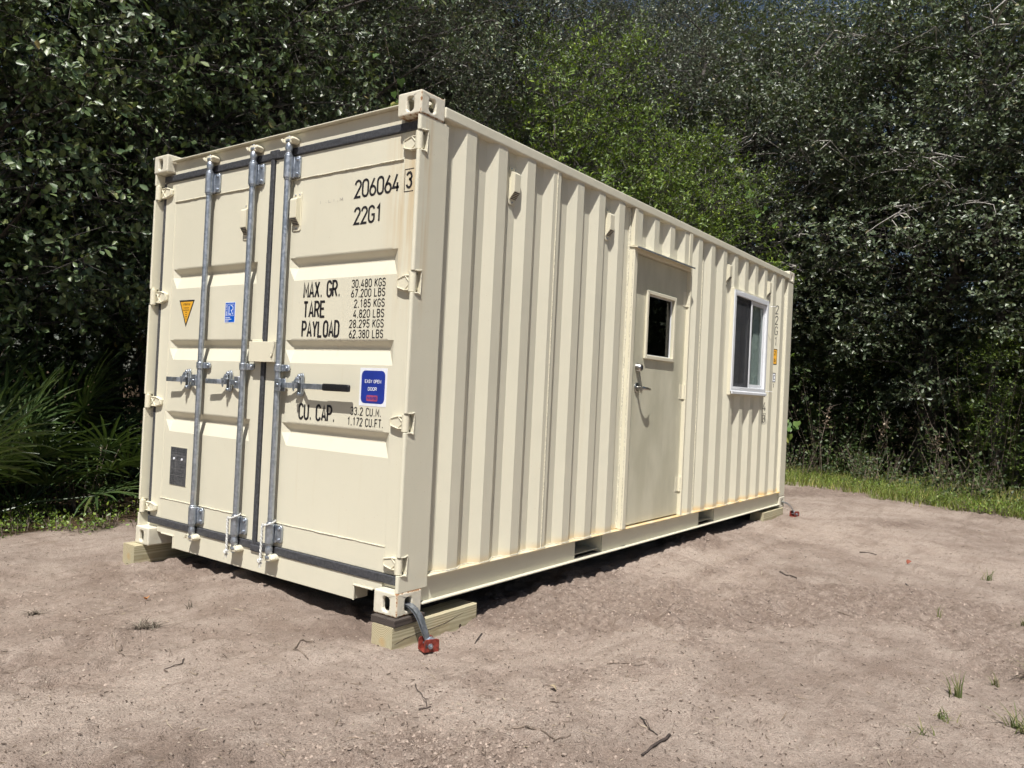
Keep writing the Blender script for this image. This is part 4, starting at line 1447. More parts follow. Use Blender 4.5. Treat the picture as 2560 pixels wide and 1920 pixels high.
mb = MB()
mitre_frame(mb, wx0 + 0.0485, xm + 0.03, wz0 + 0.0485, wz1 - 0.0485, 0.032, 0.030, 0.052)
mb.build('sash', 'vinyl_frame', win, 0.003)
MB().box(xm - 0.014, xm + 0.016, -0.012, 0.0, wz0 + 0.0485, wz1 - 0.0485).build('meeting_stile', 'vinyl_frame', win, 0.003)
mb = MB()
mitre_frame(mb, wx0 + 0.050, xm - 0.0145, wz0 + 0.0495, wz1 - 0.0495, 0.016, -0.006, 0.004)
scr = mb.build('screen_frame', 'screen', win, 0.001)
def mesh_screen():
    m, nt, b = new_mat('fine insect mesh')
    g = N(nt)
    out = [n for n in nt.nodes if n.type == 'OUTPUT_MATERIAL'][0]
    b.inputs['Base Color'].default_value = (0.06, 0.062, 0.068, 1)
    b.inputs['Roughness'].default_value = 0.7
    tr = g.node('ShaderNodeBsdfTransparent')
    mx = g.node('ShaderNodeMixShader')
    mx.inputs[0].default_value = 0.55
    g.link(tr.outputs[0], mx.inputs[1])
    g.link(b.outputs[0], mx.inputs[2])
    g.link(mx.outputs[0], out.inputs['Surface'])
    return m
MB().box(wx0 + 0.0665, xm - 0.031, -0.002, -0.001, wz0 + 0.066, wz1 - 0.066).build('insect_screen', mesh_screen(), win)
MB().box(xm + 0.034, wx1 - 0.083, 0.010, 0.016, wz0 + 0.082, wz1 - 0.082).build('pane', 'glass', win)
MB().box(wx0 + 0.081, xm - 0.003, 0.038, 0.044, wz0 + 0.081, wz1 - 0.081).build('pane', 'glass', win)
# curtain drawn to the sides behind the glass
def curtain(x0, x1, nf):
    pts = []
    n = nf * 8
    for i in range(n + 1):
        t = i / n
        pts.append((x0 + (x1 - x0) * t, 0.058 + 0.010 * math.sin(t * nf * 2 * math.pi)))
    m = len(pts)
    return MB().add([(a, b, 1.15) for a, b in pts] + [(a, b, 2.24) for a, b in pts], [(i, i + 1, m + i + 1, m + i) for i in range(m - 1)]).build('curtain', 'blind', win, smooth=80)
curtain(4.955, 5.137, 6)
curtain(4.50, 4.60, 3)
# wire ends poking out at the window corners
mb = MB()
for (x, z) in ((wx0 + 0.01, wz1 - 0.025), (wx1 - 0.004, wz1 - 0.05), (wx0 + 0.01, wz0 + 0.035), (wx1 - 0.004, wz0 + 0.03)):
    mb.tube([(x, -0.010, z), (x + 0.004, -0.045, z - 0.002), (x + 0.012, -0.090, z - 0.004)], 0.0022, 6)
mb.build('wire_end', 'white', win)

# stencils and stickers on the flanks of the last recesses, which face the doors
FN = Vector((-0.036, -0.065, 0)).normalized()
def flank(k):
    """frame of the flank rising to rib k: t 0..1 from recess to rib top, d off the sheet"""
    a = Vector((RIB0 + PITCH * k - 0.105, DEPTH + 0.001, 0))
    b = Vector((RIB0 + PITCH * k - 0.040, 0.001, 0))
    def fn(t, v, d=0.0014):
        p = a.lerp(b, t) + FN * d
        return (p.x, p.y, v)
    return fn
def side_text(fn, s, z0, h, t0=0.03, t1=0.50, t=0.085, mat='black', d=0.0014):
    mb = MB()
    W = 0.0743
    letter_run(s, t0 * W, t1 * W, z0, h, t, mb, lambda u, v: fn(u / W, v, d))
    return mb.build('lettering', mat, box)
def side_sticker(fn, name, t0, t1, z0, z1, d, mat):
    pts = [(t0, z0), (t1, z0), (t1, z1), (t0, z1)]
    return MB().prism(pts, 0.0, d, lambda u, v, w: fn(u, v, w)).build(name, mat, box)
fl = flank(19)
for i, c in enumerate('22G1'):
    side_text(fl, c, 2.085 - i * 0.112, 0.094)
f2 = flank(18)
side_text(f2, '4', 1.050, 0.095)
side_text(f2, '3', 0.930, 0.085, 0.05, 0.45)
mb = MB()
pl = lambda u, v: f2(u / 0.0743, v, 0.0014)
for ln in ([(0.001, 0.918), (0.043, 0.918)], [(0.001, 1.027), (0.043, 1.027)], [(0.043, 0.918), (0.043, 1.027)]):
    ribbon(mb, ln, 0.003, pl)
mb.build('lettering', 'black', box)
side_sticker(fl, 'clearance_sticker', 0.0, 0.62, 1.547, 1.715, 0.0010, 'black')
side_sticker(fl, 'sticker_field', 0.0, 0.54, 1.556, 1.706, 0.0016, 'yellow')
side_text(fl, '2', 1.648, 0.045, 0.10, 0.34, 0.14, d=0.0021)
side_text(fl, '6', 1.575, 0.045, 0.10, 0.34, 0.14, d=0.0021)
side_sticker(fl, 'letter_sticker', 0.0, 0.52, 1.360, 1.460, 0.0010, 'black')
side_sticker(fl, 'sticker_field', 0.0, 0.44, 1.369, 1.451, 0.0016, 'white')
side_text(fl, 'C', 1.384, 0.052, 0.10, 0.34, 0.14, d=0.0021)
side_text(fl, '1', 1.300, 0.045, 0.10, 0.30, 0.14)

# ------------------------------------------------------------------ timbers under the corners
def timber(x0, x1, yc, z1, label, crack=True, seed=1):
    w, h = 0.140, 0.140
    t = empty('timber_block', (x0, yc, z1 - h), label, 'timber', 'treated pine blocks under the container corners')
    L = x1 - x0
    r = random.Random(seed)
    # local object space: axis along x, ring centre near the middle
    n = 14
    vs_, fs = [], []
    prof = [(-w / 2, -h / 2 + 0.004), (-w / 2 + 0.004, -h / 2), (w / 2 - 0.004, -h / 2), (w / 2, -h / 2 + 0.004), (w / 2, h / 2 - 0.004), (w / 2 - 0.004, h / 2), (-w / 2 + 0.004, h / 2), (-w / 2, h / 2 - 0.004)]
    for i in range(n + 1):
        for y, z in prof:
            vs_.append((L * i / n, y + r.uniform(-.0008, .0008), z + r.uniform(-.0008, .0008)))
    for i in range(n):
        for k in range(8):
            fs.append((i * 8 + k, i * 8 + (k + 1) % 8, (i + 1) * 8 + (k + 1) % 8, (i + 1) * 8 + k))
    fs += [tuple(range(8)), tuple(n * 8 + k for k in range(8))]
    b = MB().add(vs_, fs).build('beam', 'timber', t, smooth=30)
    b.location = (0, 0, h / 2)
    if crack:
        c = MB()
        pts = []
        for i in range(18):
            q = i / 17
            pts.append((0.02 + (L - 0.03) * q, -w / 2 + 0.0006, h / 2 + -0.012 + 0.055 * q + 0.006 * math.sin(q * 9) + r.uniform(-.002, .002)))
        c.tube(pts, [0.0006 + 0.0011 * math.sin(math.pi * (0.15 + 0.85 * i / 17)) for i in range(18)], 5)
        c.build('crack', 'knot', t)
        k = MB()
        k.tube([(L * 0.79, -w / 2 - 0.0012, h / 2 - 0.026), (L * 0.79, -w / 2 + 0.004, h / 2 - 0.026)], [0.010, 0.013], 14)
        k.build('knot', 'knot', t, smooth=30)
    return t
timber(-0.035, 0.612, 0.056, -0.036, 'pale pine block with a crack and knot, under the strapped near corner', seed=2)
timber(-0.055, 0.560, 2.410, -0.001, 'pine block under the leftmost corner of the container, half in shade', crack=False, seed=3)
timber(5.34, 5.985, 0.060, -0.001, 'pine block under the far corner below the window end', crack=False, seed=4)
sh = empty('shim_plank', (-0.030, 0.060, -0.035), 'thin dark weathered plank wedged between corner casting and pine block', 'plank')
b = MB().box(0, 0.215, -0.080, 0.084, 0.0, 0.034).build('board', 'plank', sh, 0.002)

# ------------------------------------------------------------------ tie-down straps with ground anchors
def tie_down(x, y0, label, sgn=1):
    ax, ay = x + 0.020, y0 - 0.128
    zg_ = gz(ax, ay)
    t = empty('tie_down_anchor', (ax, ay, zg_), label, 'anchor', 'strapped ground anchors at the container corners')
    hz = 0.052
    # galvanised strap: leaves the casting hole, arches over and drops to the head
    P0 = Vector((x, y0 + 0.030, hz + 0.004))
    P3 = Vector((ax, ay + 0.004, zg_ + 0.048))
    path = []
    for i in range(15):
        q = i / 14
        c1 = Vector((x + 0.004, y0 - 0.070, hz + 0.018))
        c2 = Vector((ax - 0.008, ay + 0.030, zg_ + 0.115))
        p = P0 * (1 - q) ** 3 + c1 * 3 * q * (1 - q) ** 2 + c2 * 3 * q * q * (1 - q) + P3 * q ** 3
        path.append(p)
    for kk, (off, wd) in enumerate(((0.0, 0.044), (0.0045, 0.042))):
        vs_, fs = [], []
        for i, p in enumerate(path):
            d = (path[min(i + 1, 14)] - path[max(i - 1, 0)]).normalized()
            wv = Vector((1, 0.25, 0)).normalized()
            nn = d.cross(wv).normalized()
            wv = nn.cross(d).normalized()
            sp = 1.0 + kk * 1.8 * math.sin(math.pi * min(1, i / 14))
            c = p - nn * off * sp - t.location
            for a, e in ((-1, 0), (1, 0), (1, 1), (-1, 1)):
                vs_.append(c + wv * a * wd / 2 + nn * e * 0.0012)
        for i in range(14):
            for k in range(4):
                fs.append((i * 4 + k, i * 4 + (k + 1) % 4, i * 4 + 4 + (k + 1) % 4, i * 4 + 4 + k))
        fs += [(0, 1, 2, 3), (56, 57, 58, 59)]
        MB().add(vs_, fs).build('strap', 'galv', t)
    # U-shaped red head made of folded plate with a through bolt
    ang = math.radians(-20)
    c, s = math.cos(ang), math.sin(ang)
    R = lambda u, v, w: (1.08 * (c * u - s * v), 1.08 * (s * u + c * v), 1.08 * w)
    m = MB()
    plate = [(-0.038, 0.004), (0.034, 0.0), (0.038, 0.010), (0.038, 0.052), (0.026, 0.060), (-0.030, 0.062), (-0.038, 0.052)]
    m.prism(plate, -0.030, -0.025, lambda u, v, w: R(u, w, v))
    m.prism(plate, 0.026, 0.031, lambda u, v, w: R(u, w, v))
    vsb = [R(-0.036, -0.0245, 0.002), R(0.036, -0.0245, 0.002), R(0.036, 0.0255, 0.002), R(-0.036, 0.0255, 0.002), R(-0.036, -0.0245, 0.009), R(0.036, -0.0245, 0.009), R(0.036, 0.0255, 0.009), R(-0.036, 0.0255, 0.009)]
    m.add(vsb, [(0, 3, 2, 1), (4, 5, 6, 7), (0, 1, 5, 4), (1, 2, 6, 5), (2, 3, 7, 6), (3, 0, 4, 7)])
    vsb = [R(0.032, -0.0245, 0.0095), R(0.0375, -0.0245, 0.0095), R(0.0375, 0.0255, 0.0095), R(0.032, 0.0255, 0.0095), R(0.032, -0.0245, 0.022), R(0.0375, -0.0245, 0.022), R(0.0375, 0.0255, 0.022), R(0.032, 0.0255, 0.022)]
    m.add(vsb, [(0, 3, 2, 1), (4, 5, 6, 7), (0, 1, 5, 4), (1, 2, 6, 5), (2, 3, 7, 6), (3, 0, 4, 7)])
    m.cyl((0, 0, 0.002), (0, 0, -0.10), 0.012, 10)
    m.build('anchor_head', 'red_iron', t, 0.0025)
    m = MB()
    m.prism([(-0.031, 0.024), (-0.023, 0.024), (-0.023, 0.042), (-0.031, 0.042)], -0.0312, -0.0298, lambda u, v, w: R(u, w, v))
    m.build('slot', 'plate_dark', t)
    for u, z in ((-0.010, 0.032),):
        m = MB()
        m.cyl(R(u, -0.048, z), R(u, 0.040, z), 0.0075, 12)
        hexa = [(0.0125 * math.cos(math.radians(60 * i)), 0.0125 * math.sin(math.radians(60 * i))) for i in range(6)]
        m.prism(hexa, -0.0405, -0.0305, lambda a, b, w: R(u + a, w, z + b))
        m.build('bolt', 'galv', t, 0.001, 40)
    m = MB()
    m.prism([(0.012 * math.cos(math.radians(60 * i)), 0.012 * math.sin(math.radians(60 * i))) for i in range(6)], -0.012, 0.024, lambda a, b, w: R(0.020 + a, w, 0.046 + b))
    m.build('strap_bolt', 'galv', t, 0.001, 40)
    return t
tie_down(0.083, 0.0, 'steel strap bolted to a red ground anchor by the near cracked block')
tie_down(5.985, 0.0, 'steel strap and red ground anchor at the far corner below the window')

# ------------------------------------------------------------------ ropes tied round the rod ends
def rope(y, top, knot_dx, label):
    t = empty('rope', (XR, y, 0.09), label, 'rope', 'white ropes tied to the locking rods')
    pts = []
    for i in range(22):
        a = math.pi * (0.35 + 1.75 * i / 21)
        pts.append((-0.031 * math.cos(a - math.pi) * 0.95 - 0.003, 0.033 * math.sin(a) * -1.0, top - 0.09 + 0.012 * math.cos(a * 0.9) + 0.006 * math.sin(a)))
    start = pts[len(pts) // 2 + 4]
    m = MB()
    m.tube(pts, 0.0050, 8)
    zs = np.linspace(top - 0.095, 0.025, 26)
    for ph in (0, math.pi):
        p2 = []
        for i, z in enumerate(zs):
            q = i / 25
            p2.append((-0.034 + 0.0035 * math.cos(i * 1.15 + ph), 0.026 * (1 - 0.25 * q) + knot_dx * q + 0.0045 * math.sin(i * 1.15 + ph), z))
        m.tube(p2, 0.0048, 7)
    m.build('cord', 'rope', t, smooth=60)
    k = MB()
    r = random.Random(int(y * 100))
    kc = Vector((-0.034, 0.022 + knot_dx, 0.018))
    kp = []
    for i in range(26):
        a = i * 0.9
        kp.append(kc + Vector((0.010 * math.sin(a * 1.3), 0.011 * math.cos(a), 0.013 * math.sin(a * 0.7) - 0.004)))
    k.tube(kp, 0.0048, 7)
    k.build('knot', 'rope', t, smooth=60)
    f = MB()
    for i in range(9):
        e = kc + Vector((r.uniform(-.010, .010), r.uniform(-.016, .016), -0.030 - r.uniform(0, .014)))
        f.tube([kc, (kc + e) / 2 + Vector((0, r.uniform(-.004, .004), 0)), e], [0.0016, 0.0014, 0.0008], 5)
    f.build('frayed_end', 'rope', t)
rope(RY[1], 0.318, 0.004, 'white rope knotted round the foot of the middle locking rod')
rope(RY[2], 0.322, 0.010, 'white rope knotted round the foot of the right-hand locking rod')

# ------------------------------------------------------------------ things lying on the dirt
TW = [('dark', 0.007, [(-0.03, -1.46), (-0.13, -1.455), (-0.26, -1.46)], 'thick dark stick at the bottom edge of the dirt, right of centre'),
      ('pale', 0.0035, [(-0.91, 0.93), (-0.93, 0.82), (-0.96, 0.71)], 'short pale twig on the left, in front of the dry grass tuft'),
      ('pale', 0.0045, [(-0.27, 0.29), (-0.31, 0.33), (-0.40, 0.26), (-0.42, 0.13)], 'curled pale twig left of the near pine block'),
      ('dark', 0.0028, [(-0.82, 0.47), (-0.88, 0.40), (-0.96, 0.39)], 'thin forked dark twig below the middle locking rods'),
      ('pale', 0.003, [(-1.07, 1.26), (-1.14, 1.07), (-1.14, 0.99)], 'bent pale twig near the left edge of the dirt'),
      ('pale', 0.004, [(-0.40, -1.0), (-0.36, -1.07), (-0.35, -1.16), (-0.31, -1.2)], 'long pale root lying at the bottom centre of the dirt'),
      ('pale', 0.0035, [(1.40, -0.16), (1.46, -0.33)], 'straight twig beside the track by the first fork pocket'),
      ('dark', 0.004, [(-0.44, -0.57), (-0.40, -0.60)], 'short dark twig below the near anchor, towards the bottom'),
      ('dark', 0.0026, [(-0.26, -0.39), (-0.32, -0.44), (-0.35, -0.51)], 'thin hooked root below the near anchor'),
      ('dark', 0.0045, [(0.48, -0.16), (0.35, -0.22)], 'stubby grey twig right of the near anchor'),
      ('pale', 0.003, [(0.47, -0.91), (0.50, -1.0), (0.52, -1.08)], 'fine twig in the middle of the right-hand dirt'),
      ('dark', 0.007, [(3.01, -0.91), (2.98, -1.04)], 'dark chunk of wood in the dirt in front of the window'),
      ('dark', 0.005, [(3.44, -1.67), (3.12, -1.76)], 'dark stick poking from the dirt towards the right edge'),
      ('dark', 0.003, [(0.05, -1.30), (-0.03, -1.38), (-0.05, -1.42)], 'crooked dark root just above the thick dark stick'),
      ('dark', 0.006, [(4.40, -1.15), (4.42, -1.28)], 'dark bark strip far out on the right-hand dirt'),
      ('pale', 0.004, [(2.2, -1.45), (2.3, -1.6)], 'pale splinter on the right-hand dirt')]
for i, (kd, r0, pts, lab) in enumerate(TW):
    rr = random.Random(i)
    P = []
    full = []
    for (a, b), (c, d) in zip(pts[:-1], pts[1:]):
        for q in (0, 0.34, 0.67):
            full.append((a + (c - a) * q + rr.uniform(-.004, .004), b + (d - b) * q + rr.uniform(-.004, .004)))
    full.append(pts[-1])
    ox, oy = full[0]
    oz = gz(ox, oy)
    for j, (a, b) in enumerate(full):
        lift = 0.3 * r0 + 0.005 * abs(math.sin(j * 1.3 + i))
        P.append((a - ox, b - oy, gz(a, b) + lift - oz))
    m = MB().tube(P, [r0 * (1 - 0.5 * j / len(P)) for j in range(len(P))], 6)
    if i % 3 == 1:
        k = len(P) // 2
        p = P[k]
        m.tube([p, (p[0] + 0.03, p[1] + 0.035, p[2] + 0.018), (p[0] + 0.05, p[1] + 0.075, p[2] + 0.012)], [r0 * .6, r0 * .5, r0 * .3], 5)
    o = m.build('twig', 'twig_dark' if kd == 'dark' else 'twig', smooth=60)
    o.location = (ox, oy, oz)
    tag(o, lab, 'twig', 'twigs lying on the dirt')

def leaf_thing(x, y, mat, size, label):
    z = gz(x, y)
    m = MB()
    vs_ = []
    pr = [(0, 0), (0.28, 0.18), (0.42, 0.5), (0.26, 0.82), (0, 1)]
    mid = []
    for i, (w, t) in enumerate(pr):
        c = 0.25 * math.sin(t * 2.6)
        vs_ += [(-w * size, t * size, (c + w * 0.55) * size), (0, t * size, c * size), (w * size, t * size, (c + w * 0.45) * size)]
    fs = []
    for i in range(4):
        fs += [(i * 3, i * 3 + 1, i * 3 + 4, i * 3 + 3), (i * 3 + 1, i * 3 + 2, i * 3 + 5, i * 3 + 4)]
    m.add(vs_, fs)
    o = m.build('fallen_leaf', mat, smooth=80)
    md = o.modifiers.new('thickness', 'SOLIDIFY')
    md.thickness = 0.0008
    o.location = (x, y, z + 0.004)
    o.rotation_euler = (0.35, 0.1, x * 7)
    tag(o, label, 'leaf')
leaf_thing(-0.49, 1.39, 'dead_leaf', 0.038, 'curled orange dead leaf on the dirt in front of the left cargo door')
leaf_thing(0.04, -0.91, simple('tan leaf', (0.50, 0.40, 0.26), 0.7), 0.035, 'small tan leaf at the bottom centre of the dirt')
leaf_thing(4.2, -1.55, simple('red brown leaf', (0.25, 0.07, 0.04), 0.7), 0.05, 'red-brown leaf out on the right-hand dirt')

def grass_tuft(x, y, n, hgt, spread, mat, name, label, seed, cat, group, flat=0.0):
    r = random.Random(seed)
    z0 = gz(x, y)
    vs_, fs = [], []
    for i in range(n):
        a = r.uniform(0, 2 * math.pi)
        h = hgt * r.uniform(0.45, 1.0)
        lean = spread * r.uniform(0.2, 1.0)
        bx, by = r.gauss(0, spread * 0.16), r.gauss(0, spread * 0.16)
        bz = gz(x + bx, y + by) - z0 - 0.004
        w = r.uniform(0.0022, 0.0042) * (1 + hgt * 1.5)
        px, py = -math.sin(a) * w, math.cos(a) * w
        o = len(vs_)
        for q in (0, 0.4, 0.75, 1.0):
            lx = bx + math.cos(a) * lean * q * q
            ly = by + math.sin(a) * lean * q * q
            lz = bz + h * q * (1 - flat * q)
            ww = 1 - q * 0.95
            vs_ += [(lx - px * ww, ly - py * ww, lz), (lx + px * ww, ly + py * ww, lz)]
        for k in range(3):
            fs.append((o + 2 * k, o + 2 * k + 1, o + 2 * k + 3, o + 2 * k + 2))
    o = MB().add(vs_, fs).build(name, mat, smooth=80)
    o.location = (x, y, z0)
    o.color = (0.62, 0.8, 1, 1)
    tag(o, label, cat, group)
TG = 'grass sprouting on the dirt'
grass_tuft(-0.71, 0.99, 70, 0.075, 0.15, 'straw', 'dry_grass_tuft', 'flattened dry grass tuft on the dirt in front of the locking rods', 1, 'grass tuft', TG, 0.5)
grass_tuft(-0.97, 1.57, 34, 0.06, 0.10, 'straw', 'dry_grass_tuft', 'small dry grass tuft close to the left edge', 2, 'grass tuft', TG, 0.5)
grass_tuft(-0.42, 1.08, 5, 0.09, 0.05, 'straw', 'dry_grass_tuft', 'few upright dry stalks in front of the right-hand locking rod', 3, 'grass tuft', TG, 0.2)
for i, (x, y, n, h, s, lab) in enumerate(((2.61, -1.99, 6, 0.12, 0.05, 'single thin green sprout in the middle of the right dirt'),
        (1.13, -2.26, 14, 0.16, 0.07, 'upright green tuft left of the lower right grassy edge'),
        (4.09, -2.11, 16, 0.13, 0.12, 'sparse green tuft high on the right edge of the dirt'),
        (2.69, -2.45, 46, 0.13, 0.16, 'bushy green tuft halfway up the right edge'),
        (1.70, -2.52, 50, 0.14, 0.18, 'dense green tuft on the right edge above the bottom corner'),
        (0.96, -2.52, 46, 0.12, 0.18, 'spreading green tuft in the bottom right corner'),
        (0.87, -2.24, 18, 0.06, 0.12, 'low pale green tuft near the bottom right'),
        (0.64, -2.21, 10, 0.07, 0.09, 'tiny green tuft at the bottom edge on the right'),
        (1.47, -2.37, 10, 0.10, 0.07, 'thin grey-green weed left of the right-edge tufts'),
        (3.3, -2.55, 36, 0.12, 0.15, 'green tuft at the right edge below the sparse tuft'))):
    grass_tuft(x, y, n, h, s, 'grass', 'grass_tuft', lab, 20 + i, 'grass tuft', TG, 0.25)

# ------------------------------------------------------------------ loose crumbs, clods and straw (uncountable)
rng = np.random.default_rng(7)
def scatter_xy(n, dense_to=3.2):
    """points over the pad, denser where the camera stands close"""
    out = []
    while len(out) < n:
        d = 1.9 + (10.0 * rng.random() ** 1.6)
        a = math.radians(rng.uniform(-4, 76))
        x = -2.78 + d * math.cos(a)
        y = -2.68 + d * math.sin(a)
        if -0.02 < x < 6.1 and 0.12 < y < 2.4:
            continue
        out.append((x, y))
    P = np.array(out)
    return P[cover_at(P[:, 0], P[:, 1]) < 0.05]

def octa_stuff(name, n, smin, smax, mat, flat=0.7, patchy=1.0, detail=True, power=2.6, label=''):
    P = scatter_xy(n)
    k = vnoise(P[:, 0], P[:, 1], 1.1, 11) + 0.35 * vnoise(P[:, 0], P[:, 1], 4.0, 77)
    P = P[rng.random(len(P)) < np.clip(0.22 + k * 2.6 * patchy, 0.06, 1)]
    n = len(P)
    if detail:
        base = np.array([(1, 0, 0), (0.3, 1, 0.1), (-1, 0.15, 0), (-0.2, -1, 0), (0, 0, 1), (0.1, 0.1, -1), (0.7, 0.7, 0.55), (-0.65, 0.6, 0.5), (-0.6, -0.65, 0.6), (0.65, -0.7, 0.5)], float)
        F = np.array([(4, 6, 7), (4, 7, 8), (4, 8, 9), (4, 9, 6), (0, 1, 6), (1, 7, 6), (1, 2, 7), (2, 8, 7), (2, 3, 8), (3, 9, 8), (3, 0, 9), (0, 6, 9), (0, 5, 1), (1, 5, 2), (2, 5, 3), (3, 5, 0)])
    else:
        base = np.array([(1, 0, 0), (0, 1, 0), (-1, 0, 0), (0, -1, 0), (0.15, 0.1, 1)], float)
        F = np.array([(0, 1, 4), (1, 2, 4), (2, 3, 4), (3, 0, 4)])
    m = len(base)
    s = smin * (smax / smin) ** (rng.random(n) ** power)
    V = base[None] * (0.6 + 0.8 * rng.random((n, m, 1)))
    a = rng.random(n) * 6.283
    c, sn = np.cos(a)[:, None], np.sin(a)[:, None]
    X = V[..., 0] * c - V[..., 1] * sn
    Y = (V[..., 0] * sn + V[..., 1] * c) * (0.55 + 0.45 * rng.random((n, 1)))
    Z = V[..., 2] * flat
    W = np.stack([X, Y, Z], -1) * s[:, None, None]
    W[..., 0] += P[:, 0:1]
    W[..., 1] += P[:, 1:2]
    W[..., 2] += (ground_z(P[:, 0], P[:, 1]) + s * flat * (0.10 if detail else -0.15))[:, None]
    Fs = (F[None] + (np.arange(n) * m)[:, None, None]).reshape(-1, 3)
    o = finish(name, raw_mesh(name, W.reshape(-1, 3), Fs, 3), mat, fixn=False)
    tag(o, label, kind='stuff')
octa_stuff('soil_clods', 4500, 0.004, 0.015, 'clod', 0.6, 1.6, True, 3.4, 'loose clods of brown soil over the dirt')
octa_stuff('soil_crumbs', 80000, 0.003, 0.011, 'clod', 0.8, 0.8, False, 1.8, 'fine crumbs of brown soil over the dirt')

def straw_stuff(name, n, lmin, lmax, wd, mat, seed, label):
    P = scatter_xy(n)
    n = len(P)
    L = lmin * (lmax / lmin) ** (rng.random(n) ** 1.8)
    a = rng.random(n) * 6.283
    tilt = rng.normal(0, 0.16, n)
    curve = rng.normal(0, 0.25, n)
    g0 = ground_z(P[:, 0], P[:, 1])
    V = np.zeros((n, 6, 3))
    w = wd * (0.5 + rng.random(n))
    for i, q in enumerate((-0.5, 0.0, 0.5)):
        off = curve * L * (q * q - 0.12)
        cx = P[:, 0] + np.cos(a) * L * q - np.sin(a) * off
        cy = P[:, 1] + np.sin(a) * L * q + np.cos(a) * off
        cz = g0 + 0.0035 + np.abs(tilt) * L * 0.5 + tilt * L * q
        ww = w * (1.0 if i == 1 else 0.55)
        V[:, 2 * i] = np.stack([cx - np.sin(a) * ww, cy + np.cos(a) * ww, cz - ww * 0.6], -1)
        V[:, 2 * i + 1] = np.stack([cx + np.sin(a) * ww, cy - np.cos(a) * ww, cz + ww * 0.8], -1)
    F = np.array([(0, 1, 3, 2), (2, 3, 5, 4)])
    Fs = (F[None] + (np.arange(n) * 6)[:, None, None]).reshape(-1, 4)
    o = finish(name, raw_mesh(name, V.reshape(-1, 3), Fs, 4), mat, fixn=False)
    tag(o, label, kind='stuff')
straw_stuff('straw_litter', 2600, 0.012, 0.075, 0.0011, 'straw', 3, 'short bits of dry straw and roots strewn over the dirt')
straw_stuff('bark_crumbs', 18000, 0.005, 0.026, 0.0017, 'chip', 4, 'small bark and root crumbs strewn over the dirt')

# ------------------------------------------------------------------ trees
LEAF6 = np.array([(0, 0, 0), (0.20, 0.38, 0.06), (0.27, 0.72, 0.05), (0, 1, -0.08), (-0.27, 0.72, 0.05), (-0.20, 0.38, 0.06), ], float)
F6 = np.array([(0, 1, 2, 3), (0, 3, 4, 5)])
LEAF4 = np.array([(0, 0, 0), (0.20, 0.50, 0.06), (0, 1, -0.05), (-0.20, 0.50, 0.06)], float)
F4 = np.array([(0, 1, 2), (0, 2, 3)])

def unit(v):
    return v / np.maximum(np.linalg.norm(v, axis=-1, keepdims=True), 1e-9)

def leaves_mesh(name, pos, dirn, nrm, size, tmpl, F):
    d = unit(dirn)
    s = unit(np.cross(d, nrm))
    n = np.cross(s, d)
    V = pos[:, None, :] + size[:, None, None] * (tmpl[None, :, 0:1] * s[:, None, :] + tmpl[None, :, 1:2] * d[:, None, :] + tmpl[None, :, 2:3] * n[:, None, :])
    k = len(tmpl)
    Fs = (F[None] + (np.arange(len(pos)) * k)[:, None, None]).reshape(-1, F.shape[1])
    return raw_mesh(name, V.reshape(-1, 3), Fs, F.shape[1])

def tubes_mesh(mb, p0, p1, r0, r1):
    """many thin three-sided twigs at once, appended to numpy lists"""
    d = unit(p1 - p0)
    up = np.tile(np.array([0.31, 0.17, 0.93]), (len(d), 1))
    s = unit(np.cross(d, up))
    t = np.cross(s, d)
    V = []
    for p, r in ((p0, r0), (p1, r1)):
        for k in range(3):
            a = 2 * math.pi * k / 3
            V.append(p + (s * math.cos(a) + t * math.sin(a)) * r)
    V = np.stack(V, 1)
    F = np.array([(0, 1, 4, 3), (1, 2, 5, 4), (2, 0, 3, 5)])
    Fs = (F[None] + (np.arange(len(p0)) * 6)[:, None, None]).reshape(-1, 4)
    return V.reshape(-1, 3), Fs

def limb_curve(a, b, sag, r, n=5, jit=0.12):
    a, b = Vector(a), Vector(b)
    L = (b - a).length
    pts = []
    for i in range(n + 1):
        q = i / n
        p = a.lerp(b, q)
        p.z += sag * L * math.sin(math.pi * q)
        if 0 < i < n:
            p += Vector((r.uniform(-1, 1), r.uniform(-1, 1), r.uniform(-1, 1))) * jit * L / n
        pts.append(p)
    return pts

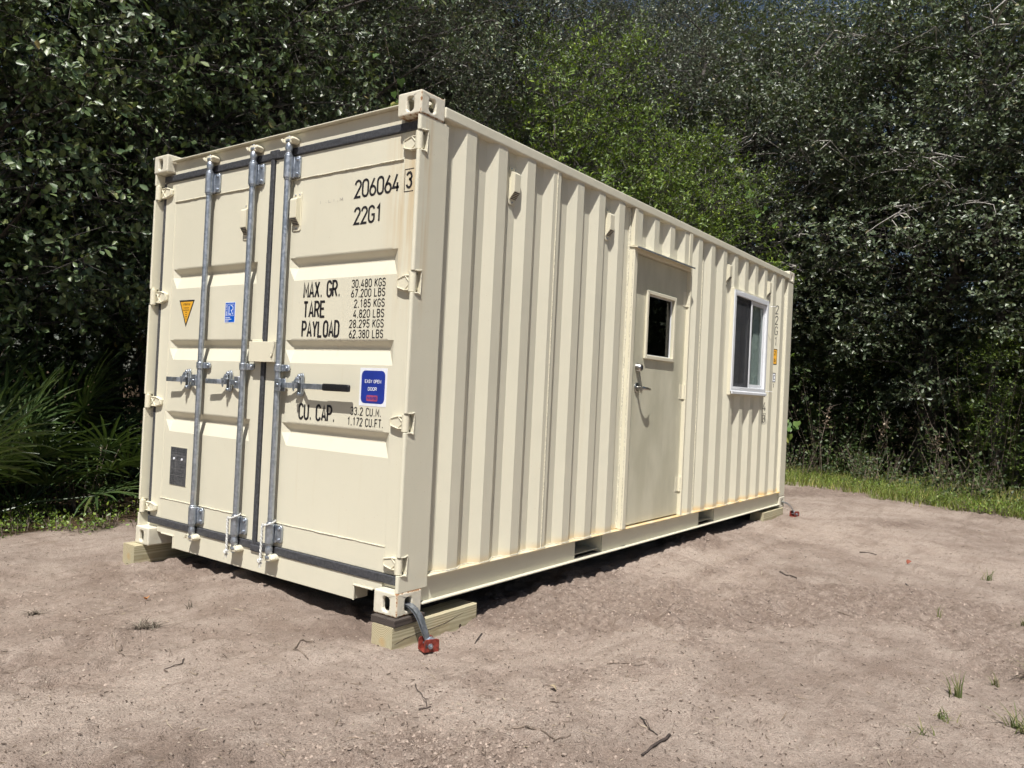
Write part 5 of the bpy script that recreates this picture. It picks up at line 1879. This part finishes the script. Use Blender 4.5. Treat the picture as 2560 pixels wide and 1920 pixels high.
def make_tree(seed, H, R, z_low, n_clump, per_clump, clump_r, leaf, six, trunk_r, mat, fork=False, bare=0, top=0.75):
    """returns (trunk mesh, crown mesh); crown spreads R metres and reaches from z_low to H"""
    r = random.Random(seed)
    g = np.random.default_rng(seed)
    tb = MB()
    # main stem(s)
    stems = []
    base = Vector((0, 0, -0.15))
    lean = Vector((r.uniform(-.10, .10), r.uniform(-.10, .10), 1))
    fz = H * (0.33 if fork else 0.5)
    tip = base + lean * (H * 0.80)
    if fork:
        f = base + lean * fz
        pts = limb_curve(base, f, 0, r, 5, 0.22)
        tb.tube(pts, [trunk_r * (1.25 - 0.35 * i / 5) for i in range(6)], 9)
        for sg in (-1, 1):
            e = f + Vector((sg * R * 0.28 + r.uniform(-.3, .3), r.uniform(-.5, .5), H * 0.48))
            p2 = limb_curve(f, e, 0.02, r, 6, 0.22)
            tb.tube(p2, [trunk_r * 0.82 * (1 - 0.8 * i / 6) for i in range(7)], 7)
            stems += p2[1:]
        stems += pts[3:]
    else:
        pts = limb_curve(base, tip, 0, r, 9, 0.28)
        tb.tube(pts, [trunk_r * (1.25 - 1.1 * i / 9) for i in range(10)], 9)
        stems = pts[2:]
    zc = (H + z_low) / 2
    hz_ = (H - z_low) / 2
    centres = []
    tries = 0
    while len(centres) < n_clump and tries < 20000:
        tries += 1
        v = Vector((r.gauss(0, 1), r.gauss(0, 1), r.gauss(0, 1))).normalized()
        rad = r.uniform(0.25, 1.0) ** 0.55
        wob = 1 + 0.22 * math.sin(3 * math.atan2(v.y, v.x) + seed) * (1 - abs(v.z)) + r.uniform(-.12, .12)
        shape = 1.0 if v.z > 0 else 0.92
        c = Vector((v.x * R * rad * wob * shape, v.y * R * rad * wob * shape, zc + v.z * hz_ * rad))
        if any((c - k).length < clump_r * 0.80 for k in centres):
            continue
        centres.append(c)
    P, D, NN, S = [], [], [], []
    T0, T1, TR = [], [], []
    for c in centres:
        near = min(stems, key=lambda s: (s - c).length + 0.7 * max(0, s.z - c.z + 0.4))
        cl = limb_curve(near, c, r.uniform(-0.02, 0.10), r, 4, 0.35)
        rr = min(trunk_r * 0.20, 0.007 + 0.009 * (c - near).length)
        tb.tube(cl, [rr * (1 - 0.75 * i / 4) for i in range(5)], 5, cap=False)
        out = np.array((c.x, c.y, (c.z - zc) * 0.6))
        out = out / max(1e-6, np.linalg.norm(out))
        cr = clump_r * r.uniform(0.7, 1.25)
        nt = max(5, per_clump // 9)
        dirs = unit(g.normal(0, 1, (nt, 3)) * np.array((1, 1, 0.65)) + out * 0.55 + np.array((0, 0, 0.30)))
        cen = np.array(c) + g.normal(0, 1, (nt, 3)) * cr * np.array((0.37, 0.37, 0.27))
        L = cr * g.uniform(0.35, 0.85, nt)
        end = cen + dirs * L[:, None]
        T0.append(cen)
        T1.append(end)
        TR.append(np.full((nt, 1), 0.0032))
        k = per_clump // nt
        for j in range(k):
            q = (j + 1.0) / k
            q = q ** 0.42
            side = unit(np.cross(dirs, g.normal(0, 1, (nt, 3))))
            p = cen + dirs * (L * q)[:, None]
            P.append(p)
            D.append(dirs * (0.35 + 0.6 * (q > 0.85)) + side * 0.8 + np.array((0, 0, -0.10)))
            NN.append(np.array((0, 0, 0.55)) + out * 0.30 + unit(p - np.array(c)) * 0.95 + g.normal(0, 0.42, (nt, 3)))
            S.append(leaf * g.uniform(0.45, 1.15, nt))
    P = np.concatenate(P)
    D = np.concatenate(D)
    NN = np.concatenate(NN)
    S = np.concatenate(S)
    crown = leaves_mesh('crown', P, D, NN, S, LEAF6 if six else LEAF4, F6 if six else F4)
    crown.materials.append(MAT[mat])
    # fine twigs join the branch mesh
    tv, tf = tubes_mesh(None, np.concatenate(T0), np.concatenate(T1), np.concatenate(TR), np.concatenate(TR) * 0.5)
    # bare dead branches
    db = None
    if bare:
        db = MB()
        for i in range(bare):
            s = r.choice(stems[: max(2, len(stems) * 2 // 3)])
            a = r.uniform(0, 6.28)
            Lb = R * r.uniform(0.75, 1.15)
            e = s + Vector((math.cos(a) * Lb, math.sin(a) * Lb, r.uniform(-0.5, 0.6)))
            cl = limb_curve(s, e, r.uniform(-.15, .1), r, 6, 0.6)
            db.tube(cl, [0.030 * (1 - 0.8 * j / 6) for j in range(7)], 5)
            for j in range(2, 7):
                for _ in range(3):
                    q = cl[j] + Vector((r.uniform(-1, 1), r.uniform(-1, 1), r.uniform(-.8, .5))) * 0.45
                    mid = (cl[j] + q) / 2 + Vector((r.uniform(-1, 1), r.uniform(-1, 1), r.uniform(-1, 1))) * 0.06
                    db.tube([cl[j], mid, q], [0.010, 0.007, 0.003], 4, cap=False)
    tm = bpy.data.meshes.new('trunk')
    nv = len(tb.v)
    V = tb.v + [tuple(p) for p in tv]
    F = tb.f + [tuple(int(q) + nv for q in f) for f in tf]
    tm.from_pydata(V, [], F)
    tm.polygons.foreach_set('use_smooth', np.ones(len(tm.polygons), bool))
    tm.materials.append(MAT['bark'])
    dm = None
    if db:
        dm = bpy.data.meshes.new('dead_branch')
        dm.from_pydata(db.v, [], db.f)
        dm.materials.append(MAT['deadwood'])
    return tm, crown, dm

KIND = {
    'A0': make_tree(11, 8.6, 2.8, 0.9, 130, 440, 0.76, 0.084, True, 0.15, 'leafA'),
    'A1': make_tree(12, 9.8, 3.0, 1.4, 125, 430, 0.80, 0.088, True, 0.16, 'leafA', fork=True, bare=13),
    'B0': make_tree(21, 10.0, 3.0, 1.2, 180, 480, 0.70, 0.062, False, 0.18, 'leafB', bare=2),
    'B1': make_tree(22, 9.6, 2.8, 1.0, 175, 480, 0.70, 0.060, False, 0.16, 'leafB', fork=True, bare=5),
    'C0': make_tree(31, 6.0, 1.5, 0.35, 110, 400, 0.48, 0.066, False, 0.06, 'leafC', fork=True),
    'C1': make_tree(32, 5.2, 1.3, 0.30, 85, 400, 0.48, 0.064, False, 0.05, 'leafC', fork=True),
    'D0': make_tree(41, 3.4, 2.1, 0.05, 100, 300, 0.55, 0.090, False, 0.05, 'leafD', fork=True),
    'E0': make_tree(51, 10.5, 2.3, 3.2, 55, 260, 0.60, 0.085, True, 0.13, 'leafA', fork=True, bare=10),
}
def tree(kind, x, y, s, rot, name, label, cat='tree', group='trees of the wood behind the container', tone=(1.0, 1.0)):
    tm, cm, dm = KIND[kind]
    e = empty(name, (x, y, gz(x, y)), label, cat, group)
    e.rotation_euler = (0, 0, rot)
    e.scale = (s, s, s * (1.0 + 0.06 * math.sin(x * 3 + y)))
    for nm, me in (('trunk', tm), ('crown', cm), ('dead_branch', dm)):
        if me is None:
            continue
        o = bpy.data.objects.new(nm, me)
        COL.objects.link(o)
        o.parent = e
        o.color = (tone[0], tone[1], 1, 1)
        if nm == 'dead_branch':
            o['kind'] = 'stuff'
    return e

FRONT = [
    ('A0', -2.9, 6.9, 1.00, 0.4, 'broad_leaved_oak', 'broad-leaved oak just outside the left edge, its boughs reaching into the top left'),
    ('A0', 0.1, 6.5, 1.00, 2.3, 'broad_leaved_oak', 'broad-leaved oak with large glossy leaves above the palmettos at the far left'),
    ('A0', 2.5, 6.7, 1.02, 4.4, 'broad_leaved_oak', 'broad-leaved oak rising behind the left cargo door'),
    ('B0', 4.6, 6.9, 1.00, 1.0, 'live_oak', 'dark small-leaved oak behind the near top corner casting'),
    ('B1', 6.9, 6.8, 1.02, 2.6, 'live_oak', 'small-leaved oak behind the middle of the container roof'),
    ('B0', 9.3, 6.6, 1.05, 3.9, 'live_oak', 'tall small-leaved oak behind the bright green shrubs'),
    ('B1', 11.8, 5.2, 1.05, 5.2, 'live_oak', 'grey-green oak right of the bright green shrubs, with dead branches'),
    ('A1', 13.3, 2.7, 1.00, 0.3, 'broad_leaved_oak', 'oak with a forked trunk and bare branches right of the far container end'),
    ('A1', 13.9, -0.2, 1.05, 1.9, 'broad_leaved_oak', 'forked oak with a drooping bare branch on the right'),
    ('A1', 13.4, -3.1, 1.00, 3.3, 'broad_leaved_oak', 'oak with pale clustered leaves at the right edge'),
    ('B1', 12.6, -6.2, 1.00, 4.0, 'live_oak', 'oak standing past the right edge of the picture'),
    ('A0', 11.4, -9.4, 1.00, 5.0, 'broad_leaved_oak', 'oak standing well past the right edge of the picture'),
]
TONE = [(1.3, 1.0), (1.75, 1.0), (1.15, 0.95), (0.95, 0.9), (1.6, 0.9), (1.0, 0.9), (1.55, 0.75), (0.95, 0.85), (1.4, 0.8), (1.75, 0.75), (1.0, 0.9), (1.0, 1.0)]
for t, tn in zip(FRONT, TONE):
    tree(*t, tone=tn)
tree('E0', 13.0, -1.3, 1.0, 2.0, 'forked_oak', 'half bare forked oak behind the right end of the grass strip')
tree('C0', 7.7, 3.9, 1.10, 0.5, 'wax_myrtle', 'tall bright green shrub behind the container roof, right of centre', 'shrub', 'bright green shrubs at the edge of the wood')
tree('C0', 9.2, 3.1, 1.02, 2.2, 'wax_myrtle', 'bright green shrub standing behind the entry door end of the roof', 'shrub', 'bright green shrubs at the edge of the wood')
tree('C1', 6.5, 5.0, 0.92, 4.1, 'wax_myrtle', 'lower green shrub showing over the middle of the roof', 'shrub', 'bright green shrubs at the edge of the wood')
tree('C1', 12.9, -1.7, 0.62, 1.1, 'wax_myrtle', 'shaded green shrub under the oaks on the right', 'shrub', 'bright green shrubs at the edge of the wood')
BACK = [(-5.8, 8.5, 'the outermost on the left'), (-4.2, 11, 'far left'), (-0.4, 12.2, 'behind the tall palmetto'), (3.8, 10.4, 'behind the cargo doors'), (6.2, 10.6, 'behind the near end of the roof'), (8.8, 10.3, 'behind the middle of the roof'), (11.4, 9.4, 'behind the tall bright shrub'), (14.2, 7.4, 'behind the entry door end of the roof'), (16.3, 4.6, 'behind the window end of the roof'), (17.3, 1.8, 'right of the far container end'), (17.2, -1.2, 'above the middle of the grass strip'), (17.0, -4.2, 'above the right end of the grass strip'), (16.2, -7.4, 'past the right edge'),
        (9.6, 14.6, 'farthest back in the middle'), (19.6, 8.0, 'farthest back over the window')]
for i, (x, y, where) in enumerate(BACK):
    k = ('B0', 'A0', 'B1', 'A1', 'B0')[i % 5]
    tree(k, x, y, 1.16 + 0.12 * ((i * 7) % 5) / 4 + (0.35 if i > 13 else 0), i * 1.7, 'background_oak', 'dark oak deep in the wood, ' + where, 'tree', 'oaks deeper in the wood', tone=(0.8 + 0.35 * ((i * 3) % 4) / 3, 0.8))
BUSH = [(-3.2, 8.3, 'far left behind the palmettos'), (-0.6, 8.4, 'behind the tall palmetto'), (1.9, 8.3, 'behind the left container corner'), (7.2, 8.4, 'behind the near part of the container'), (10.4, 7.6, 'behind the bright shrubs'), (13.2, 5.4, 'behind the window end'), (14.6, 3.6, 'just right of the far container end'), (15.4, 1.5, 'behind the dead weeds'), (15.6, -0.8, 'in the middle of the right wood'), (15.3, -3.0, 'behind the right end of the grass'), (14.8, -5.2, 'at the right edge'), (14.0, -7.6, 'past the right edge'), (18.6, 0.2, 'deep in the right wood'), (18.2, 3.2, 'deep behind the far container end'), (18.4, -3.2, 'deep at the right edge'), (13.0, -9.6, 'well past the right edge')]
for i, (x, y, where) in enumerate(BUSH):
    tree('D0', x, y, 0.9 + 0.25 * ((i * 5) % 4) / 3, i * 2.1, 'understory_bush', 'shaded bush under the oaks, ' + where, 'bush', 'bushes in the shade of the wood')

# ------------------------------------------------------------------ undergrowth along the edge of the wood
def edge_points(n, near, far, g):
    """random points in a band outside the pad, near..far metres from its outline"""
    out = []
    while len(out) < n:
        m = n * 3
        x = g.uniform(-7, 19, m)
        y = g.uniform(-8, 12, m)
        cv = cover_at(x, y)
        # keep outside of the pad and away from the open front
        ok = (cv > near) & (cv < far) & ((y > 2.8) | (x > 7.5))
        out += list(zip(x[ok], y[ok]))
    return np.array(out[:n])

g = np.random.default_rng(44)
def brush(name, nb, near, far, hmax, per, leaf, mat, label, hmin=0.3):
    E = edge_points(nb, near, far, g)
    P, D, NN, S, T0, T1 = [], [], [], [], [], []
    for (x, y) in E:
        z0 = gz(x, y)
        h = hmin + (hmax - hmin) * g.random() ** 1.3
        ns = 6
        for s in range(ns):
            a = g.random() * 6.283
            lean = g.uniform(0.1, 0.5) * h
            b = np.array((x, y, z0)) + np.array((math.cos(a), math.sin(a), 0)) * 0.06
            e = b + np.array((math.cos(a) * lean, math.sin(a) * lean, h * g.uniform(0.6, 1.0)))
            T0.append(b)
            T1.append(e)
            k = per // ns
            q = 0.15 + 0.85 * g.random((k, 1)) ** 0.8
            side = unit(g.normal(0, 1, (k, 3)))
            P.append(b + (e - b) * q + side * 0.10 * g.random((k, 1)))
            D.append(side + np.array((0, 0, 0.15)))
            NN.append(np.array((-0.3, -0.2, 1.0)) + g.normal(0, 0.5, (k, 3)))
            S.append(leaf * g.uniform(0.5, 1.2, k))
    me = leaves_mesh(name, np.concatenate(P), np.concatenate(D), np.concatenate(NN), np.concatenate(S), LEAF4 * np.array((1.35, 1, 1)), F4)
    o = finish(name, me, mat, fixn=False)
    tag(o, label, kind='stuff')
    T0, T1 = np.array(T0), np.array(T1)
    tv, tf = tubes_mesh(None, T0, T1, np.full((len(T0), 1), 0.004), np.full((len(T0), 1), 0.002))
    o2 = finish('brush_stems', raw_mesh('brush_stems', tv, tf, 4), 'twig', fixn=False)
    tag(o2, 'thin stems of the ' + label, kind='stuff')
brush('dense_undergrowth', 620, 2.6, 7.5, 2.6, 110, 0.085, 'leafD', 'dark shaded undergrowth between the trunks')
brush('edge_weeds', 240, 0.9, 2.8, 0.75, 60, 0.060, 'leafD', 'low weeds at the foot of the wood', 0.12)
brush('ground_cover', 900, 0.0, 1.3, 0.13, 40, 0.034, 'leafC', 'small creeping ground cover along the left edge of the dirt', 0.04)

# grass strip on the right and thin grass on the left
def grass_stuff(name, n, near, far, hmin, hmax, mat, label, cond):
    E = edge_points(n * 2, near, far, g)
    E = E[cond(E[:, 0], E[:, 1])][:n]
    E = E[cover_at(E[:, 0], E[:, 1]) > near + 0.15 + 0.9 * vnoise(E[:, 0], E[:, 1], 1.3, 93) + 0.5 * vnoise(E[:, 0], E[:, 1], 4.0, 94)]
    k = vnoise(E[:, 0], E[:, 1], 2.2, 91)
    E = E[g.random(len(E)) < np.clip(0.75 + 1.6 * k, 0.2, 1)]
    n = len(E)
    z0 = ground_z(E[:, 0], E[:, 1], False) - 0.01
    h = hmin + (hmax - hmin) * g.random(n) ** 1.5
    a = g.random(n) * 6.283
    lean = h * g.uniform(0.2, 1.3, n)
    w = 0.0045 * (0.6 + 0.8 * g.random(n))
    V = np.zeros((n, 5, 3))
    for i, (q, s) in enumerate(((0, -1), (0, 1), (0.55, -0.7), (0.55, 0.7), (1, 0))):
        V[:, i, 0] = E[:, 0] + np.cos(a) * lean * q * q - np.sin(a) * w * s
        V[:, i, 1] = E[:, 1] + np.sin(a) * lean * q * q + np.cos(a) * w * s
        V[:, i, 2] = z0 + h * q
    F3 = np.array([(0, 1, 3), (0, 3, 2), (2, 3, 4)])
    Fs = (F3[None] + (np.arange(n) * 5)[:, None, None]).reshape(-1, 3)
    o = finish(name, raw_mesh(name, V.reshape(-1, 3), Fs, 3), mat, fixn=False)
    tag(o, label, kind='stuff')
grass_stuff('grass_strip', 52000, -0.40, 3.6, 0.04, 0.20, 'grass', 'green grass strip between the dirt and the wood on the right', lambda x, y: (x > 6.5) & (y < 3.2))
grass_stuff('edge_grass', 4000, 0.0, 0.8, 0.02, 0.06, 'grass', 'thin short grass at the left edge of the dirt', lambda x, y: (x < 4) & (y > 2.8))

# ------------------------------------------------------------------ saw palmettos on the left
def palmetto(x, y, s, rot, nf, label, seed):
    r = random.Random(seed)
    z0 = gz(x, y)
    e = empty('saw_palmetto', (x, y, z0), label, 'palmetto', 'saw palmettos left of the container')
    e.rotation_euler = (0, 0, rot)
    e.scale = (s, s, s)
    for f in range(nf):
        a = 2 * math.pi * f / nf + r.uniform(-.25, .25)
        el = r.uniform(0.25, 1.25)
        Ls = r.uniform(0.55, 1.05)
        hd = Vector((math.cos(a) * math.cos(el), math.sin(a) * math.cos(el), math.sin(el)))
        b = Vector((math.cos(a) * 0.05, math.sin(a) * 0.05, 0.02))
        tip = b + hd * Ls + Vector((0, 0, -0.10 * Ls))
        m = MB()
        m.tube([b, (b + tip) / 2 + Vector((0, 0, 0.05)), tip], [0.009, 0.007, 0.005], 5, cap=False)
        d = (tip - (b + tip) / 2).normalized()
        sd = d.cross(Vector((0, 0, 1))).normalized()
        un = sd.cross(d).normalized()
        nb = 19
        for k in range(nb):
            t = math.radians(-112 + 224 * k / (nb - 1) + r.uniform(-3, 3))
            bd = (d * math.cos(t) + sd * math.sin(t)).normalized()
            L = (0.52 + 0.12 * math.cos(t)) * r.uniform(0.88, 1.08)
            wv = un.cross(bd).normalized()
            w = 0.013
            o = len(m.v)
            droop = r.uniform(0.02, 0.14)
            for q, wk in ((0.0, 0.35), (0.35, 1.0), (0.75, 0.75), (1.0, 0.05)):
                c = tip + bd * L * q + un * (0.05 * math.sin(q * 2.4)) - Vector((0, 0, droop * q * q))
                m.v += [tuple(c - wv * w * wk + un * 0.004), tuple(c), tuple(c + wv * w * wk + un * 0.004)]
            for q in range(3):
                m.f += [(o + 3 * q, o + 3 * q + 1, o + 3 * q + 4, o + 3 * q + 3), (o + 3 * q + 1, o + 3 * q + 2, o + 3 * q + 5, o + 3 * q + 4)]
        m.build('frond', 'palm', e)
    return e
palmetto(-0.30, 4.55, 1.0, 0.3, 13, 'saw palmetto at the left edge with sunlit lower fans', 1)
palmetto(0.45, 5.3, 1.15, 1.4, 13, 'saw palmetto between the left edge and the container, mostly shaded', 2)
palmetto(1.25, 5.2, 1.05, 2.1, 12, 'shaded saw palmetto right beside the left container corner', 3)
palmetto(-0.1, 6.1, 1.35, 3.0, 12, 'tall saw palmetto behind the one at the left edge', 4)
palmetto(-1.4, 5.4, 1.2, 4.0, 12, 'saw palmetto just outside the left edge', 5)
palmetto(0.9, 6.3, 1.3, 5.1, 11, 'dark saw palmetto deep behind the left container corner', 6)

# ------------------------------------------------------------------ vine and dry stalks
def vine(pts, n, size, label, seed):
    g2 = np.random.default_rng(seed)
    r = random.Random(seed)
    e = empty('grape_vine', pts[0], label, 'vine', 'grape vines hanging in the trees')
    o = Vector(pts[0])
    path = [Vector(p) - o for p in pts]
    MB().tube(path, 0.0018, 5).build('stem', 'twig', e)
    lob = np.array([(0, 0, 0), (0.42, -0.10, .04), (0.50, 0.35, .06), (0.30, 0.55, .03), (0.0, 0.95, -.05), (-0.30, 0.55, .03), (-0.50, 0.35, .06), (-0.42, -0.10, .04)])
    Fv = np.array([(0, 1, 2, 3), (0, 3, 4, 5), (0, 5, 6, 7)])
    P, D, NN, S = [], [], [], []
    for i in range(n):
        q = g2.random() * (len(path) - 1)
        k = int(q)
        p = path[k].lerp(path[min(k + 1, len(path) - 1)], q - k)
        P.append(np.array(p) + g2.normal(0, 0.09, 3))
        D.append((g2.normal(0, 0.6), g2.normal(0, 0.6), -0.8))
        NN.append((-0.7 + g2.normal(0, .4), -0.5 + g2.normal(0, .4), 0.6 + g2.normal(0, .3)))
        S.append(size * g2.uniform(0.6, 1.2))
    me = leaves_mesh('vine_leaves', np.array(P), np.array(D, float), np.array(NN, float), np.array(S), lob, Fv)
    me.materials.append(MAT['vine'])
    l = bpy.data.objects.new('foliage', me)
    COL.objects.link(l)
    l.parent = e
    return e
vine([(3.6, 4.1, 5.2), (3.75, 4.0, 4.6), (3.8, 3.95, 4.1), (4.05, 3.9, 3.6), (4.1, 3.85, 3.2)], 34, 0.10, 'hanging vine with broad pale leaves above the left half of the container', 1)
vine([(4.7, 4.6, 4.5), (4.9, 4.5, 4.0), (4.95, 4.45, 3.5), (5.05, 4.4, 3.1)], 26, 0.09, 'vine trailing right behind the near top corner casting', 2)
vine([(9.9, 2.2, 5.3), (10.0, 2.1, 4.9), (10.15, 1.95, 4.5), (10.3, 1.75, 4.2)], 16, 0.13, 'light green vine hanging at the right of the bright shrubs', 3)
vine([(10.3, 1.9, 0.1), (10.2, 1.6, 0.5), (10.4, 1.4, 0.9), (10.3, 1.2, 0.6)], 46, 0.12, 'broad-leaved vine on the ground right of the far container corner', 4)

def dry_weed(x, y, h, label, seed):
    r = random.Random(seed)
    z0 = gz(x, y)
    e = empty('dry_weed', (x, y, z0), label, 'weed', 'dead weed stalks at the foot of the wood')
    m = MB()
    st = [(0, 0, 0), (r.uniform(-.05, .05), r.uniform(-.05, .05), h * 0.5), (r.uniform(-.12, .12), r.uniform(-.12, .12), h)]
    m.tube(st, [0.006, 0.005, 0.003], 5)
    for i in range(14):
        q = r.uniform(0.25, 1)
        b = Vector(st[1]).lerp(Vector(st[2]), q)
        m.tube([b, b + Vector((r.uniform(-.2, .2), r.uniform(-.2, .2), r.uniform(0, .22)))], [0.003, 0.0012], 4)
    m.build('stalk', 'twig', e)
    vs_, fs = [], []
    for i in range(40):
        q = r.uniform(0.45, 1)
        b = Vector(st[1]).lerp(Vector(st[2]), q) + Vector((r.uniform(-.05, .05), r.uniform(-.05, .05), r.uniform(-.04, .04)))
        d = Vector((r.uniform(-1, 1), r.uniform(-1, 1), r.uniform(-1, .2))) * 0.05
        s = Vector((-d.y, d.x, 0.01)).normalized() * 0.014
        o = len(vs_)
        vs_ += [b, b + d * .5 + s, b + d, b + d * .5 - s]
        fs += [(o, o + 1, o + 2), (o, o + 2, o + 3)]
    MB().add(vs_, fs).build('dry_leaves', 'straw', e)
dry_weed(11.2, 0.95, 1.25, 'tall dead weed stalk with pale leaves right of the container', 1)
dry_weed(11.4, 0.10, 1.10, 'dead weed with pale tufts in the middle of the right undergrowth', 2)
dry_weed(11.0, -0.75, 0.95, 'reddish brown dead stalk above the right grass strip', 4)
